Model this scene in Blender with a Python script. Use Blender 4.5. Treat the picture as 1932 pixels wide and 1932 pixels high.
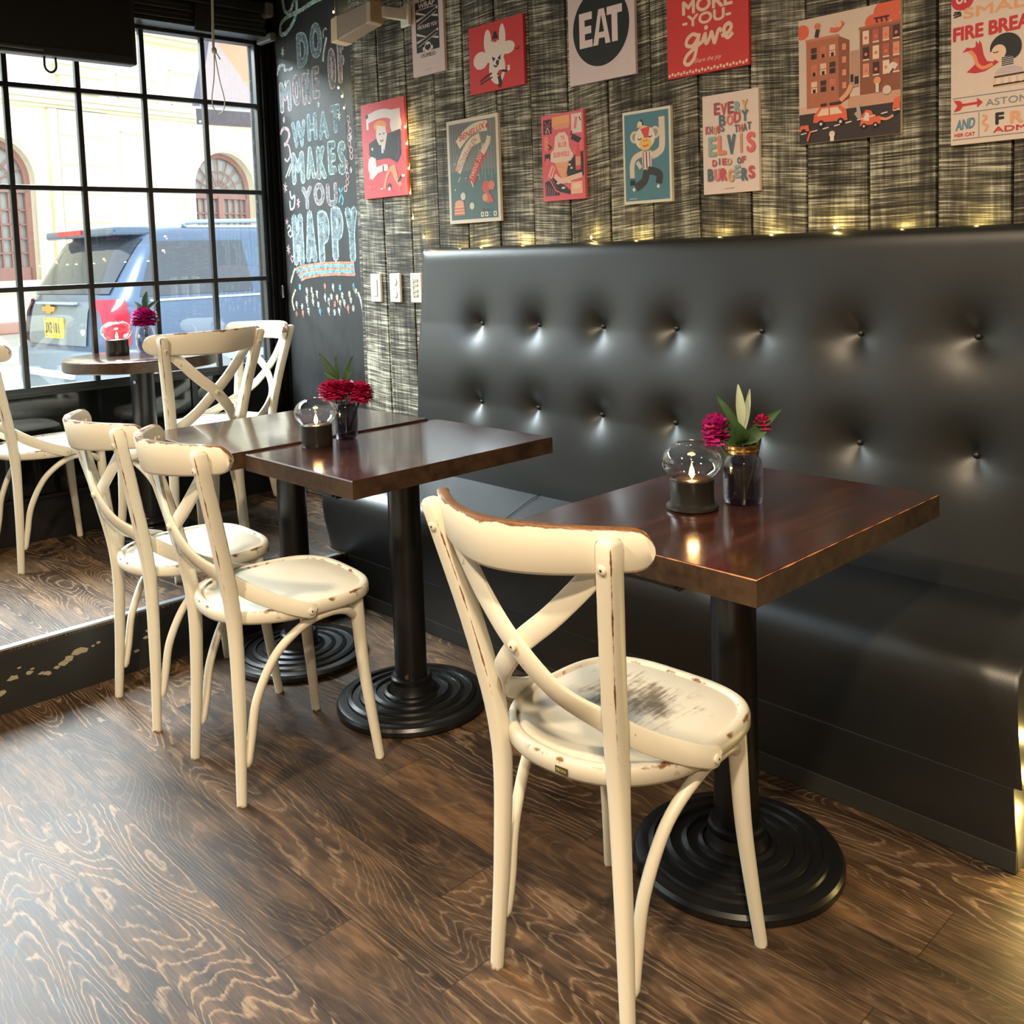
import bpy, bmesh, math, random
from math import sin, cos, pi, radians
from mathutils import Vector, Matrix, noise as mnoise

for _o in list(bpy.data.objects): bpy.data.objects.remove(_o)
SC = bpy.context.scene
COL = SC.collection
rnd = random.Random(7)

# ------------------------------------------------------------------ camera
FPX, CYPX = 1820.3, 628.2
cam = bpy.data.cameras.new('camera'); camo = bpy.data.objects.new('camera', cam); COL.objects.link(camo)
cam.sensor_width = 36; cam.sensor_fit = 'HORIZONTAL'
cam.lens = FPX / 1932 * 36
cam.shift_y = -(966 - CYPX) / 1932
cam.clip_start = 0.05; cam.clip_end = 300
_r = Vector((0.69110377, 0.72196229, -0.03385297)); _u = Vector((-0.03505144, 0.08026328, 0.99615722)); _f = Vector((-0.7219051, 0.68726142, -0.08077607))
camo.matrix_world = Matrix(((_r.x, _u.x, -_f.x, 0), (_r.y, _u.y, -_f.y, 0), (_r.z, _u.z, -_f.z, 1.3), (0, 0, 0, 1)))
SC.camera = camo

# ------------------------------------------------------------------ world, big lights, exposure
W = bpy.data.worlds.new('sky'); SC.world = W; W.use_nodes = True
W.node_tree.nodes['Background'].inputs[0].default_value = (0.86, 0.93, 1.0, 1)
W.node_tree.nodes['Background'].inputs[1].default_value = 2.9
SC.view_settings.view_transform = 'Standard'; SC.view_settings.look = 'None'
SC.view_settings.exposure = 0.08; SC.view_settings.gamma = 1.0
SC.view_settings.use_curve_mapping = False

def light(name, kind, loc, power, color, size=0.1, target=None, **kw):
    l = bpy.data.lights.new(name, kind); l.energy = power; l.color = color
    if kind == 'AREA':
        l.shape = kw.pop('shape', 'DISK'); l.size = size
        if 'size_y' in kw: l.size_y = kw.pop('size_y')
    elif kind in ('POINT', 'SPOT'): l.shadow_soft_size = size
    for k, v in kw.items(): setattr(l, k, v)
    o = bpy.data.objects.new(name, l); COL.objects.link(o); o.location = loc
    if target is not None:
        o.rotation_euler = (Vector(target) - Vector(loc)).to_track_quat('-Z', 'Y').to_euler()
    return o
# added area lamp above the street, boosting the sky light through the window
light('daylight_boost', 'AREA', (-6.3, 0.6, 4.5), 2800, (0.84, 0.93, 1.0), 4.6, (-3.0, 0.9, 0.6), shape='RECTANGLE', size_y=3.0)

# ------------------------------------------------------------------ material helpers
def s2l(c):
    return tuple((v / 255 / 12.92) if v / 255 <= 0.04045 else ((v / 255 + 0.055) / 1.055) ** 2.4 for v in c)
MATS = {}
class NT:
    def __init__(s, name):
        s.m = bpy.data.materials.new(name); s.m.use_nodes = True
        s.t = s.m.node_tree; s.b = s.t.nodes['Principled BSDF']; s.out = s.t.nodes['Material Output']
    def n(s, typ, ins=None, **props):
        nd = s.t.nodes.new('ShaderNode' + typ)
        for k, v in props.items(): setattr(nd, k, v)
        for k, v in (ins or {}).items(): s.set(nd, k, v)
        return nd
    def set(s, nd, k, v):
        sock = nd.inputs[k]
        if isinstance(v, bpy.types.NodeSocket): s.t.links.new(v, sock)
        elif isinstance(v, (tuple, list)) and sock.type == 'RGBA' and len(v) == 3: sock.default_value = (*v, 1)
        else: sock.default_value = v
    def math(s, op, a, b=None, c=None, clamp=False):
        nd = s.t.nodes.new('ShaderNodeMath'); nd.operation = op; nd.use_clamp = clamp
        for i, v in enumerate((a, b, c)):
            if v is not None: s.set(nd, i, v)
        return nd.outputs[0]
    def comb(s, x=0.0, y=0.0, z=0.0):
        return s.n('CombineXYZ', {0: x, 1: y, 2: z}).outputs[0]
    def noise(s, vec, scale=1.0, detail=2.0, rough=0.5, dist=0.0):
        return s.n('TexNoise', {'Vector': vec, 'Scale': scale, 'Detail': detail, 'Roughness': rough, 'Distortion': dist}).outputs[0]
    def white(s, vec):
        return s.n('TexWhiteNoise', {'Vector': vec}, noise_dimensions='3D').outputs[0]
    def ramp(s, fac, stops):
        nd = s.t.nodes.new('ShaderNodeValToRGB'); s.set(nd, 0, fac)
        el = nd.color_ramp.elements
        while len(el) < len(stops): el.new(0.5)
        for e, (p, c) in zip(el, stops):
            e.position = p; e.color = (*c, 1) if len(c) == 3 else c
        return nd.outputs[0]
    def step(s, v, a, b):
        nd = s.n('MapRange', {0: v, 1: a, 2: b, 3: 0.0, 4: 1.0}, interpolation_type='SMOOTHSTEP'); return nd.outputs[0]
    def mix(s, fac, a, b, blend='MIX'):
        nd = s.t.nodes.new('ShaderNodeMix'); nd.data_type = 'RGBA'; nd.blend_type = blend
        s.set(nd, 0, fac)
        for i, v in ((6, a), (7, b)): s.set(nd, i, v)
        return nd.outputs[2]
    def pos(s, obj=False):
        if obj: return s.n('TexCoord').outputs['Object']
        return s.n('NewGeometry').outputs['Position']
    def sep(s, v): return s.n('SeparateXYZ', {0: v}).outputs
    def bump(s, h, strength=0.3, dist=0.01):
        s.set(s.b, 'Normal', s.n('Bump', {'Height': h, 'Strength': strength, 'Distance': dist}).outputs[0])
    def base(s, c=None, rough=None, metal=None, **kw):
        if c is not None: s.set(s.b, 'Base Color', c)
        if rough is not None: s.set(s.b, 'Roughness', rough)
        if metal is not None: s.set(s.b, 'Metallic', metal)
        for k, v in kw.items(): s.set(s.b, k, v)
        return s.m

def mat(name, rgb, rough=0.5, metal=0.0, var=0.12, scale=30.0, **kw):
    """plain procedural material: srgb colour with a little mottling"""
    if name in MATS: return MATS[name]
    t = NT(name); c = s2l(rgb)
    n = t.noise(t.pos(True), scale, 3.0)
    col = t.mix(n, tuple(max(0, v * (1 - var)) for v in c), tuple(min(1, v * (1 + var)) for v in c))
    m = t.base(col, rough, metal, **kw); MATS[name] = m
    return m
def emit(name, rgb, strength):
    if name in MATS: return MATS[name]
    t = NT(name); t.base((0, 0, 0), 0.5, **{'Emission Color': rgb, 'Emission Strength': strength}); MATS[name] = t.m
    return t.m
def glass(name, tint=(1, 1, 1), rough=0.0, refl=1.0):
    """thin clear glass: fresnel mix of see-through and mirror"""
    if name in MATS: return MATS[name]
    t = NT(name); t.t.nodes.remove(t.b)
    fc = t.n('LayerWeight', {'Blend': .5}).outputs['Facing']      # thin sheet: same from both sides
    fr = t.math('MULTIPLY', t.math('ADD', .04, t.math('MULTIPLY', t.math('POWER', fc, 4.0), .85)), refl, clamp=True)
    a = t.n('BsdfTransparent', {0: tint}).outputs[0]; g = t.n('BsdfGlossy', {0: (1, 1, 1), 'Roughness': rough}).outputs[0]
    mx = t.n('MixShader', {0: fr, 1: a, 2: g}); t.t.links.new(mx.outputs[0], t.out.inputs[0]); MATS[name] = t.m
    return t.m

# ------------------------------------------------------------------ mesh helpers
class MB:
    """collects geometry and links it as ONE mesh object"""
    def __init__(s): s.v = []; s.f = []; s.mi = []; s.w = {}
    def add(s, vs, fs, mi=0, wear=None):
        b = len(s.v); s.v += [tuple(p) for p in vs]
        for f in fs: s.f.append([i + b for i in f]); s.mi.append(mi)
        if wear is not None:
            for i, w in enumerate(wear): s.w[b + i] = w
        return s
    def box(s, x0, x1, y0, y1, z0, z1, mi=0, M=None):
        vs = [(x, y, z) for z in (z0, z1) for y in (y0, y1) for x in (x0, x1)]
        if M is not None: vs = [M @ Vector(p) for p in vs]
        return s.add(vs, [(0, 2, 3, 1), (4, 5, 7, 6), (0, 1, 5, 4), (2, 6, 7, 3), (0, 4, 6, 2), (1, 3, 7, 5)], mi)
    def rings(s, rings, mi=0, cap=True, wear=None, closed=True):
        n = len(rings[0]); vs = [p for r in rings for p in r]; fs = []
        m = n if closed else n - 1
        for i in range(len(rings) - 1):
            for j in range(m):
                k = (j + 1) % n
                fs.append((i * n + j, i * n + k, (i + 1) * n + k, (i + 1) * n + j))
        if cap and closed:
            fs.append(tuple(range(n))[::-1]); fs.append(tuple((len(rings) - 1) * n + j for j in range(n)))
        w = None
        if wear: w = [wear[i] if not isinstance(wear[i], (list, tuple)) else wear[i][j] for i in range(len(rings)) for j in range(n)]
        return s.add(vs, fs, mi, w)
    def tube(s, pts, r, n=10, mi=0, cap=True):
        pts = [Vector(p) for p in pts]; rs = r if isinstance(r, (list, tuple)) else [r] * len(pts)
        up = Vector((0, 0, 1)); rings = []; prev = None
        for i, p in enumerate(pts):
            t = (pts[min(i + 1, len(pts) - 1)] - pts[max(i - 1, 0)]).normalized()
            if prev is None:
                a = t.cross(up if abs(t.z) < 0.9 else Vector((1, 0, 0))).normalized()
            else:
                a = (prev - t * prev.dot(t)).normalized()
            prev = a; b = t.cross(a)
            rings.append([p + (a * cos(2 * pi * k / n) + b * sin(2 * pi * k / n)) * rs[i] for k in range(n)])
        return s.rings(rings, mi, cap)
    def lathe(s, prof, n=40, c=(0, 0, 0), mi=0, cap=True):
        c = Vector(c)
        rings = [[c + Vector((max(r, 1e-4) * cos(2 * pi * k / n), max(r, 1e-4) * sin(2 * pi * k / n), z)) for k in range(n)] for r, z in prof]
        return s.rings(rings, mi, cap)
    def prism(s, poly, h0, h1, frame, mi=0):
        """poly: 2D points; frame(u,v,h)->3D"""
        n = len(poly); vs = [frame(u, v, h0) for u, v in poly] + [frame(u, v, h1) for u, v in poly]
        fs = [tuple(range(n))[::-1], tuple(range(n, 2 * n))] + [(i, (i + 1) % n, n + (i + 1) % n, n + i) for i in range(n)]
        return s.add(vs, fs, mi)
    def sphere(s, c, r, mi=0, n=12, m=8, sc=(1, 1, 1)):
        c = Vector(c); rings = []
        for i in range(m + 1):
            a = -pi / 2 + pi * i / m; rr = max(cos(a), 0.01)
            rings.append([c + Vector((sc[0] * r * rr * cos(2 * pi * k / n), sc[1] * r * rr * sin(2 * pi * k / n), sc[2] * r * sin(a))) for k in range(n)])
        return s.rings(rings, mi)
    def build(s, name, mats, parent=None, smooth=35, bevel=0, seg=2, loc=None):
        me = bpy.data.meshes.new(name); me.from_pydata(s.v, [], s.f)
        mats = mats if isinstance(mats, (list, tuple)) else [mats]
        for m in mats: me.materials.append(m)
        if len(mats) > 1: me.polygons.foreach_set('material_index', s.mi)
        bm = bmesh.new(); bm.from_mesh(me); bmesh.ops.recalc_face_normals(bm, faces=bm.faces); bm.to_mesh(me); bm.free()
        if s.w:
            at = me.attributes.new('wear', 'FLOAT', 'POINT')
            at.data.foreach_set('value', [s.w.get(i, 0.0) for i in range(len(s.v))])
        if smooth:
            me.polygons.foreach_set('use_smooth', [True] * len(me.polygons))
            me.set_sharp_from_angle(angle=radians(smooth))
        me.update()
        o = bpy.data.objects.new(name, me); COL.objects.link(o)
        if parent: o.parent = parent
        if loc: o.location = loc
        if bevel:
            b = o.modifiers.new('bevel', 'BEVEL'); b.width = bevel; b.segments = seg; b.limit_method = 'ANGLE'; b.angle_limit = radians(40)
        return o
def tag(o, label, cat, group=None):
    o['label'] = label; o['category'] = cat
    if group: o['group'] = group
    return o
def thing(name, label, cat, loc=(0, 0, 0), rz=0.0, group=None):
    o = bpy.data.objects.new(name, None); COL.objects.link(o); o.location = loc; o.rotation_euler = (0, 0, rz)
    o.empty_display_size = 0.05
    return tag(o, label, cat, group)
def struct(o): o['kind'] = 'structure'; return o
def kids(o): return [c for c in bpy.data.objects if c.parent == o]
def dup(root, parent=None):
    c = root.copy(); COL.objects.link(c)
    if parent: c.parent = parent
    for k in kids(root): dup(k, c)
    return c
def cr(pts, n=6):
    """Catmull-Rom through points"""
    P = [Vector(p) for p in pts]; P = [2 * P[0] - P[1]] + P + [2 * P[-1] - P[-2]]; out = []
    for i in range(1, len(P) - 2):
        a, b, c, d = P[i - 1:i + 3]
        for k in range(n):
            t = k / n
            out.append(0.5 * ((2 * b) + (c - a) * t + (2 * a - 5 * b + 4 * c - d) * t * t + (3 * b - a - 3 * c + d) * t ** 3))
    out.append(P[-2]); return out
def sect(p, a, b, ra, rb, e=2.5, n=16):
    out = []
    for k in range(n):
        t = 2 * pi * k / n; c, q = cos(t), sin(t)
        out.append(p + a * (ra * math.copysign(abs(c) ** (2 / e), c)) + b * (rb * math.copysign(abs(q) ** (2 / e), q)))
    return out

FONT = bpy.data.fonts[0] if len(bpy.data.fonts) else None
_tc = {}
def text_geo(txt, shear=0.0):
    """flat text as (verts2d, faces) normalised to its own unit box"""
    key = (txt, shear)
    if key in _tc: return _tc[key]
    cu = bpy.data.curves.new('t', 'FONT'); cu.body = txt; cu.size = 1; cu.shear = shear; cu.resolution_u = 4
    cu.fill_mode = 'FRONT'; cu.dimensions = '2D'
    o = bpy.data.objects.new('t', cu); COL.objects.link(o)
    dg = bpy.context.evaluated_depsgraph_get(); me = bpy.data.meshes.new_from_object(o.evaluated_get(dg))
    vs = [(v.co.x, v.co.y) for v in me.vertices]; fs = [tuple(p.vertices) for p in me.polygons]
    bpy.data.objects.remove(o); bpy.data.curves.remove(cu); bpy.data.meshes.remove(me)
    x0 = min(p[0] for p in vs); x1 = max(p[0] for p in vs); y0 = min(p[1] for p in vs); y1 = max(p[1] for p in vs)
    _tc[key] = ([((x - x0) / (x1 - x0), (y - y0) / (y1 - y0)) for x, y in vs], fs)
    return _tc[key]

# ------------------------------------------------------------------ materials
def m_floor(name, light=1.0):
    t = NT(name); x, y, z = t.sep(t.pos())
    row = t.math('FLOOR', t.math('DIVIDE', y, 0.165))
    off = t.math('MULTIPLY', t.white(t.comb(row, 3.1, 0.7)), 1.2)
    xs = t.math('DIVIDE', t.math('ADD', x, off), 1.22); xi = t.math('FLOOR', xs)
    idv = t.comb(row, xi, 1.3); r1 = t.white(idv); r2 = t.white(t.comb(xi, row, 7.7))
    fy = t.math('FRACT', t.math('DIVIDE', y, 0.165)); fx = t.math('FRACT', xs)
    # cathedral grain: contour lines of a stretched noise field
    gv = t.comb(t.math('ADD', t.math('MULTIPLY', x, 1.25), t.math('MULTIPLY', r1, 53.0)), t.math('ADD', t.math('MULTIPLY', y, 6.2), t.math('MULTIPLY', r2, 31.0)), r1)
    f = t.noise(gv, 1.0, 1.2, 0.4, 0.35)
    wob = t.noise(t.comb(t.math('MULTIPLY', x, 26.0), t.math('MULTIPLY', y, 70.0), r2), 1.0, 2.0)
    ph = t.math('ADD', t.math('MULTIPLY', f, 31.0), t.math('MULTIPLY', wob, 0.8))
    ring = t.math('FRACT', ph)
    line = t.math('MULTIPLY', t.step(ring, 0.60, 0.86), t.math('SUBTRACT', 1.0, t.step(ring, 0.86, 1.0)))
    fine = t.noise(t.comb(t.math('MULTIPLY', x, 9.0), t.math('MULTIPLY', y, 210.0), r1), 1.0, 3.0, 0.6)
    blot = t.noise(t.comb(t.math('MULTIPLY', x, 5.0), t.math('MULTIPLY', y, 22.0), r1), 1.0, 4.0, 0.62)
    c = t.ramp(blot, [(0.30, s2l((52, 41, 33))), (0.5, s2l((86, 71, 58))), (0.72, s2l((132, 108, 86)))])
    tone = t.ramp(r1, [(0.0, s2l((150, 140, 130))), (0.45, s2l((196, 184, 170))), (0.8, s2l((232, 214, 190))), (1.0, s2l((255, 236, 205)))])
    c = t.mix(1.0, c, tone, 'MULTIPLY')
    pale = s2l((164, 138, 108))
    amt = t.math('MULTIPLY', line, t.math('ADD', 0.12, t.math('MULTIPLY', t.step(r2, 0.25, 0.85), 0.46)))
    c = t.mix(t.math('MULTIPLY', amt, t.step(fine, 0.25, 0.6)), c, pale)
    c = t.mix(t.math('MULTIPLY', t.step(fine, 0.52, 0.72), 0.33), c, s2l((138, 108, 80)))
    gap = t.math('MINIMUM', t.math('MULTIPLY', t.math('MINIMUM', fy, t.math('SUBTRACT', 1.0, fy)), 0.165), t.math('MULTIPLY', t.math('MINIMUM', fx, t.math('SUBTRACT', 1.0, fx)), 1.22))
    c = t.mix(t.math('MULTIPLY', t.math('SUBTRACT', 1.0, t.step(gap, 0.0, 0.0022)), 0.75), c, s2l((24, 18, 14)))
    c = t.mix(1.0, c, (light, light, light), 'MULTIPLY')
    rg = t.math('ADD', 0.41, t.math('MULTIPLY', blot, 0.14))
    t.bump(t.math('ADD', t.math('MULTIPLY', line, 0.5), fine), 0.12, 0.002)
    return t.base(c, rg, 0.0, **{'Specular IOR Level': 0.38})
def m_barn():
    t = NT('weathered_planks'); x, y, z = t.sep(t.pos())
    pid = t.math('FLOOR', t.math('DIVIDE', t.math('ADD', x, 3.096), 0.1745)); r = t.white(t.comb(pid, 1.7, 4.2)); r2 = t.white(t.comb(pid, 9.7, 2.2))
    zz = t.math('ADD', z, t.math('MULTIPLY', t.math('SUBTRACT', r, 0.5), t.math('MULTIPLY', x, 0.22)))
    saw = t.noise(t.comb(t.math('ADD', t.math('MULTIPLY', x, 6.5), t.math('MULTIPLY', r, 40.0)), r, t.math('MULTIPLY', zz, 215.0)), 1.0, 3.0, 0.66, 0.08)
    saw2 = t.noise(t.comb(t.math('ADD', t.math('MULTIPLY', x, 2.2), t.math('MULTIPLY', r2, 40.0)), r, t.math('MULTIPLY', zz, 75.0)), 1.0, 2.0, 0.5, 0.1)
    vert = t.noise(t.comb(t.math('MULTIPLY', x, 75.0), r2, t.math('ADD', t.math('MULTIPLY', z, 4.0), t.math('MULTIPLY', r, 9.0))), 1.0, 4.0, 0.65, 0.3)
    blot = t.noise(t.comb(t.math('MULTIPLY', x, 11.0), r, t.math('ADD', t.math('MULTIPLY', z, 3.4), t.math('MULTIPLY', r2, 20.0))), 1.0, 3.0, 0.6)
    k = t.math('ADD', t.math('ADD', t.math('MULTIPLY', saw, 0.60), t.math('MULTIPLY', saw2, 0.10)), t.math('ADD', t.math('MULTIPLY', vert, 0.22), t.math('MULTIPLY', blot, 0.28)))
    k = t.math('ADD', k, t.math('MULTIPLY', t.math('SUBTRACT', r2, 0.5), 0.05))
    c = t.ramp(k, [(0.49, s2l((28, 26, 22))), (0.575, s2l((66, 62, 53))), (0.64, s2l((114, 110, 95))), (0.73, s2l((206, 203, 184)))])
    t.bump(k, 0.5, 0.004)
    return t.base(c, 0.72)
def m_paint(name, rgb, worn=False):
    """painted bentwood, brown wood showing on the rubbed edges"""
    t = NT(name); p = t.pos(True)
    at = t.n('Attribute', attribute_name='wear'); w = at.outputs['Fac']
    n1 = t.noise(p, 26.0, 4.0, 0.6); n2 = t.noise(p, 130.0, 2.0)
    c0 = s2l(rgb); c = t.mix(t.noise(p, 9.0, 2.0), tuple(v * 0.93 for v in c0), c0)
    wood = t.mix(n2, s2l((78, 52, 30)), s2l((150, 104, 62)))
    mask = t.step(t.math('ADD', w, t.math('MULTIPLY', t.math('SUBTRACT', n1, 0.5), 1.5)), 0.66, 0.84)
    speck = t.math('MULTIPLY', t.step(t.noise(p, 60.0, 1.0), 0.76, 0.80), 0.5)
    c = t.mix(t.math('MAXIMUM', mask, speck), c, wood)
    if worn:
        x, y, z = t.sep(p)
        d = t.math('ADD', t.math('POWER', t.math('DIVIDE', t.math('ADD', x, 0.005), 0.13), 2.0), t.math('POWER', t.math('DIVIDE', t.math('SUBTRACT', y, 0.075), 0.11), 2.0))
        st = t.noise(t.comb(t.math('MULTIPLY', x, 130.0), t.math('MULTIPLY', y, 12.0), 0.0), 1.0, 3.0, 0.6)
        st2 = t.noise(t.comb(t.math('MULTIPLY', x, 16.0), t.math('MULTIPLY', y, 14.0), 0.0), 1.0, 3.0, 0.6)
        sc = t.math('SUBTRACT', t.math('ADD', t.math('MULTIPLY', st, 0.7), t.math('MULTIPLY', st2, 1.1)), t.math('MULTIPLY', d, 0.34))
        top = t.step(z, 0.435, 0.445)
        c = t.mix(t.math('MULTIPLY', t.math('MULTIPLY', t.step(sc, 0.62, 0.98), top), 0.85), c, s2l((88, 72, 56)))
    return t.base(c, 0.36, 0.0)
def m_tabletop(name='mahogany_tabletop', dull=False):
    t = NT(name); p = t.pos(True); x, y, z = t.sep(p)
    g = t.noise(t.comb(t.math('MULTIPLY', x, 42.0), t.math('MULTIPLY', y, 5.0), t.math('MULTIPLY', z, 30.0)), 1.0, 4.0, 0.6, 0.4)
    b = t.noise(t.comb(t.math('MULTIPLY', x, 9.0), t.math('MULTIPLY', y, 3.0), 0.0), 1.0, 3.0)
    c = t.ramp(t.math('ADD', t.math('MULTIPLY', g, 0.55), t.math('MULTIPLY', b, 0.45)), [(0.3, s2l((32, 15, 11))), (0.5, s2l((54, 25, 17))), (0.7, s2l((84, 44, 29)))])
    w = t.n('Attribute', attribute_name='wear').outputs['Fac']
    m = t.step(t.math('ADD', w, t.math('MULTIPLY', t.math('SUBTRACT', t.noise(p, 22.0, 3.0), 0.5), 0.9)), 0.72, 0.95)
    c = t.mix(m, c, s2l((196, 136, 90)))
    rg = t.math('ADD', 0.13, t.math('MULTIPLY', b, 0.14))
    t.bump(t.noise(t.comb(t.math('MULTIPLY', x, 20.0), t.math('MULTIPLY', y, 14.0), 0.0), 1.0, 2.0), 0.10, 0.004)
    if dull: return t.base(c, .55, 0.0, **{'Specular IOR Level': .25})
    return t.base(c, rg, 0.0, **{'Specular IOR Level': 0.6, 'Coat Weight': .6, 'Coat Roughness': .10})
def m_edge():
    t = NT('table_edge_band'); p = t.pos(True)
    n = t.noise(p, 40.0, 4.0, 0.6); b = t.noise(p, 7.0, 2.0)
    c = t.ramp(t.math('ADD', t.math('MULTIPLY', n, 0.5), t.math('MULTIPLY', b, 0.5)), [(0.35, s2l((40, 27, 19))), (0.6, s2l((76, 57, 41)))])
    return t.base(c, 0.32)
def m_leather():
    t = NT('black_leather'); p = t.pos()
    n = t.noise(p, 420.0, 2.0); b = t.noise(p, 7.0, 3.0)
    c = t.mix(b, s2l((22, 23, 22)), s2l((30, 31, 29)))
    t.bump(t.math('ADD', n, t.math('MULTIPLY', b, 2.0)), 0.10, 0.002)
    return t.base(c, t.math('ADD', 0.38, t.math('MULTIPLY', n, 0.08)), 0.0, **{'Specular IOR Level': 0.85})
def m_chalkboard():
    t = NT('chalkboard_black'); x, y, z = t.sep(t.pos())
    n = t.noise(t.comb(t.math('MULTIPLY', x, 5.0), 0.0, t.math('MULTIPLY', z, 3.0)), 1.0, 4.0, 0.6, 0.5)
    n2 = t.noise(t.comb(t.math('MULTIPLY', x, 30.0), 0.0, t.math('MULTIPLY', z, 8.0)), 1.0, 3.0)
    k = t.math('ADD', t.math('MULTIPLY', n, 0.7), t.math('MULTIPLY', n2, 0.3))
    c = t.ramp(k, [(0.35, s2l((30, 31, 32))), (0.6, s2l((48, 50, 51))), (0.8, s2l((72, 75, 76)))])
    return t.base(c, 0.55)
def m_chalk(name, rgb):
    t = NT(name); p = t.pos()
    n = t.noise(p, 160.0, 3.0, 0.7); n2 = t.noise(p, 40.0, 2.0)
    k = t.math('ADD', t.math('MULTIPLY', n, 0.6), t.math('MULTIPLY', n2, 0.4))
    c = t.ramp(k, [(0.36, s2l(tuple(v * 0.42 for v in rgb))), (0.56, s2l(rgb))])
    return t.base(c, 0.9)
def m_building():
    t = NT('cream_stucco'); p = t.pos(True)
    n = t.noise(p, 1.3, 4.0)
    return t.base(t.mix(n, s2l((236, 228, 196)), s2l((246, 240, 214))), 0.85)
def m_riser():
    t = NT('black_painted_riser'); p = t.pos()
    n = t.noise(p, 6.0, 4.0); return t.base(t.mix(n, s2l((24, 24, 23)), s2l((44, 44, 41))), 0.5)
def m_street():
    t = NT('street_paving'); p = t.pos()
    n = t.noise(p, 3.0, 5.0, 0.7); v = t.n('TexVoronoi', {'Vector': p, 'Scale': 9.0}).outputs[0]
    c = t.mix(n, s2l((150, 148, 142)), s2l((205, 202, 194))); c = t.mix(t.step(v, 0.0, 0.25), tuple(x * 0.55 for x in s2l((160, 156, 150))), c)
    return t.base(c, 0.9)
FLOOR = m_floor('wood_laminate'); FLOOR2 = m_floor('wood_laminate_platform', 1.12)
BARN = m_barn(); PAINT = m_paint('cream_paint', (228, 222, 204)); PAINTW = m_paint('cream_paint_rubbed_seat', (206, 200, 184), True)
TOP = m_tabletop(); RIM = m_tabletop('mahogany_rim', True); EDGE = m_edge(); LEATHER = m_leather(); CHALKB = m_chalkboard(); STUCCO = m_building(); RISER = m_riser(); STREET = m_street()
BLACK = mat('black_metal', (20, 20, 21), 0.32, 0.0, 0.2, 40, **{'Specular IOR Level': 0.6})
BLACKM = mat('matte_black_paint', (22, 22, 22), 0.5)
FRAME = mat('black_window_frame', (24, 24, 25), 0.4)
CHROME = mat('chrome', (200, 200, 200), 0.2, 1.0)
WHITEP = mat('white_plastic', (226, 224, 214), 0.4)
DARKW = mat('dark_slot', (30, 30, 30), 0.6)

# ------------------------------------------------------------------ room shell
PH = 0.193     # window platform height
m = MB(); m.box(-3.06, 3.0, -3.0, 2.46, -0.05, 0.0); struct(m.build('floor', FLOOR, smooth=0))
m = MB(); m.box(-4.4, -3.052, -3.0, 2.46, 0.0, PH - 0.012, 0); m.box(-4.4, -3.052, -3.0, 2.46, PH - 0.012, PH, 1)
def blob(mb, c, r, mi, frame, n=9, seed=0, h=0.0008, sx=1.0):
    q = random.Random(seed)
    mb.prism([(c[0] + sx * r * (0.6 + 0.7 * q.random()) * cos(2 * pi * k / n), c[1] + r * (0.5 + 0.6 * q.random()) * sin(2 * pi * k / n)) for k in range(n)], 0, h, frame, mi)
_rf = lambda u, v, h: Vector((-3.052 + h, u, v))
for i, (u, v, r) in enumerate([(1.009, .122, .014), (.976, .108, .011), (.958, .099, .009), (.817, .100, .010), (.912, .083, .008), (.895, .088, .005), (.861, .101, .007), (1.066, .131, .005), (.781, .065, .012), (1.184, .066, .007), (1.216, .101, .006), (.87, .11, .004), (.94, .092, .006), (.835, .125, .004), (1.05, .125, .004), (1.23, .12, .008)]):
    blob(m, (u, v), r, 2, _rf, seed=i, sx=1.6)
struct(m.build('platform', [RISER, FLOOR2, mat('chipped_plaster', (158, 146, 122), 0.9)], smooth=0))
m = MB(); m.box(-3.075, -3.048, -3.0, 1.97, PH - 0.004, PH + 0.004); struct(m.build('trim_1', mat('grey_edge_strip', (150, 156, 160), 0.35, 0.4), smooth=0, bevel=0.002))
m = MB()
seams = [-3.47, -3.28] + [-3.096 + 0.1745 * i for i in range(0, 36)]
for i in range(len(seams) - 1):
    if seams[i] > 2.9: break
    g = 0.0035
    m.box(seams[i] + g, min(seams[i + 1], 3.0) - g, 2.41 + 0.003 * ((i * 7) % 3 - 1) * 0.5, 2.43, 0.0 if i > 2 else PH, 3.0)
m.box(-3.47, 3.0, 2.426, 2.445, PH, 3.0, 1)
struct(m.build('wall_right', [BARN, mat('plank_gap', (14, 13, 12), 0.8)], smooth=0, bevel=0.0015))
m = MB(); m.box(-4.4, 3.0, 2.445, 2.56, -0.05, 3.05); struct(m.build('wall_back', BLACKM, smooth=0))
WARMW = mat('warm_wall', (84, 74, 62), 0.8)
m = MB(); m.box(3.0, 3.1, -3.0, 2.56, -0.05, 3.05); struct(m.build('wall_rear', WARMW, smooth=0))
m = MB(); m.box(-4.4, 3.1, -3.1, -3.0, -0.05, 3.05); struct(m.build('wall_left', WARMW, smooth=0))
m = MB(); m.box(-4.4, 3.1, -3.1, 2.56, 3.05, 3.15); struct(m.build('ceiling', mat('dark_ceiling', (64, 60, 56), 0.8), smooth=0))
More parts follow.
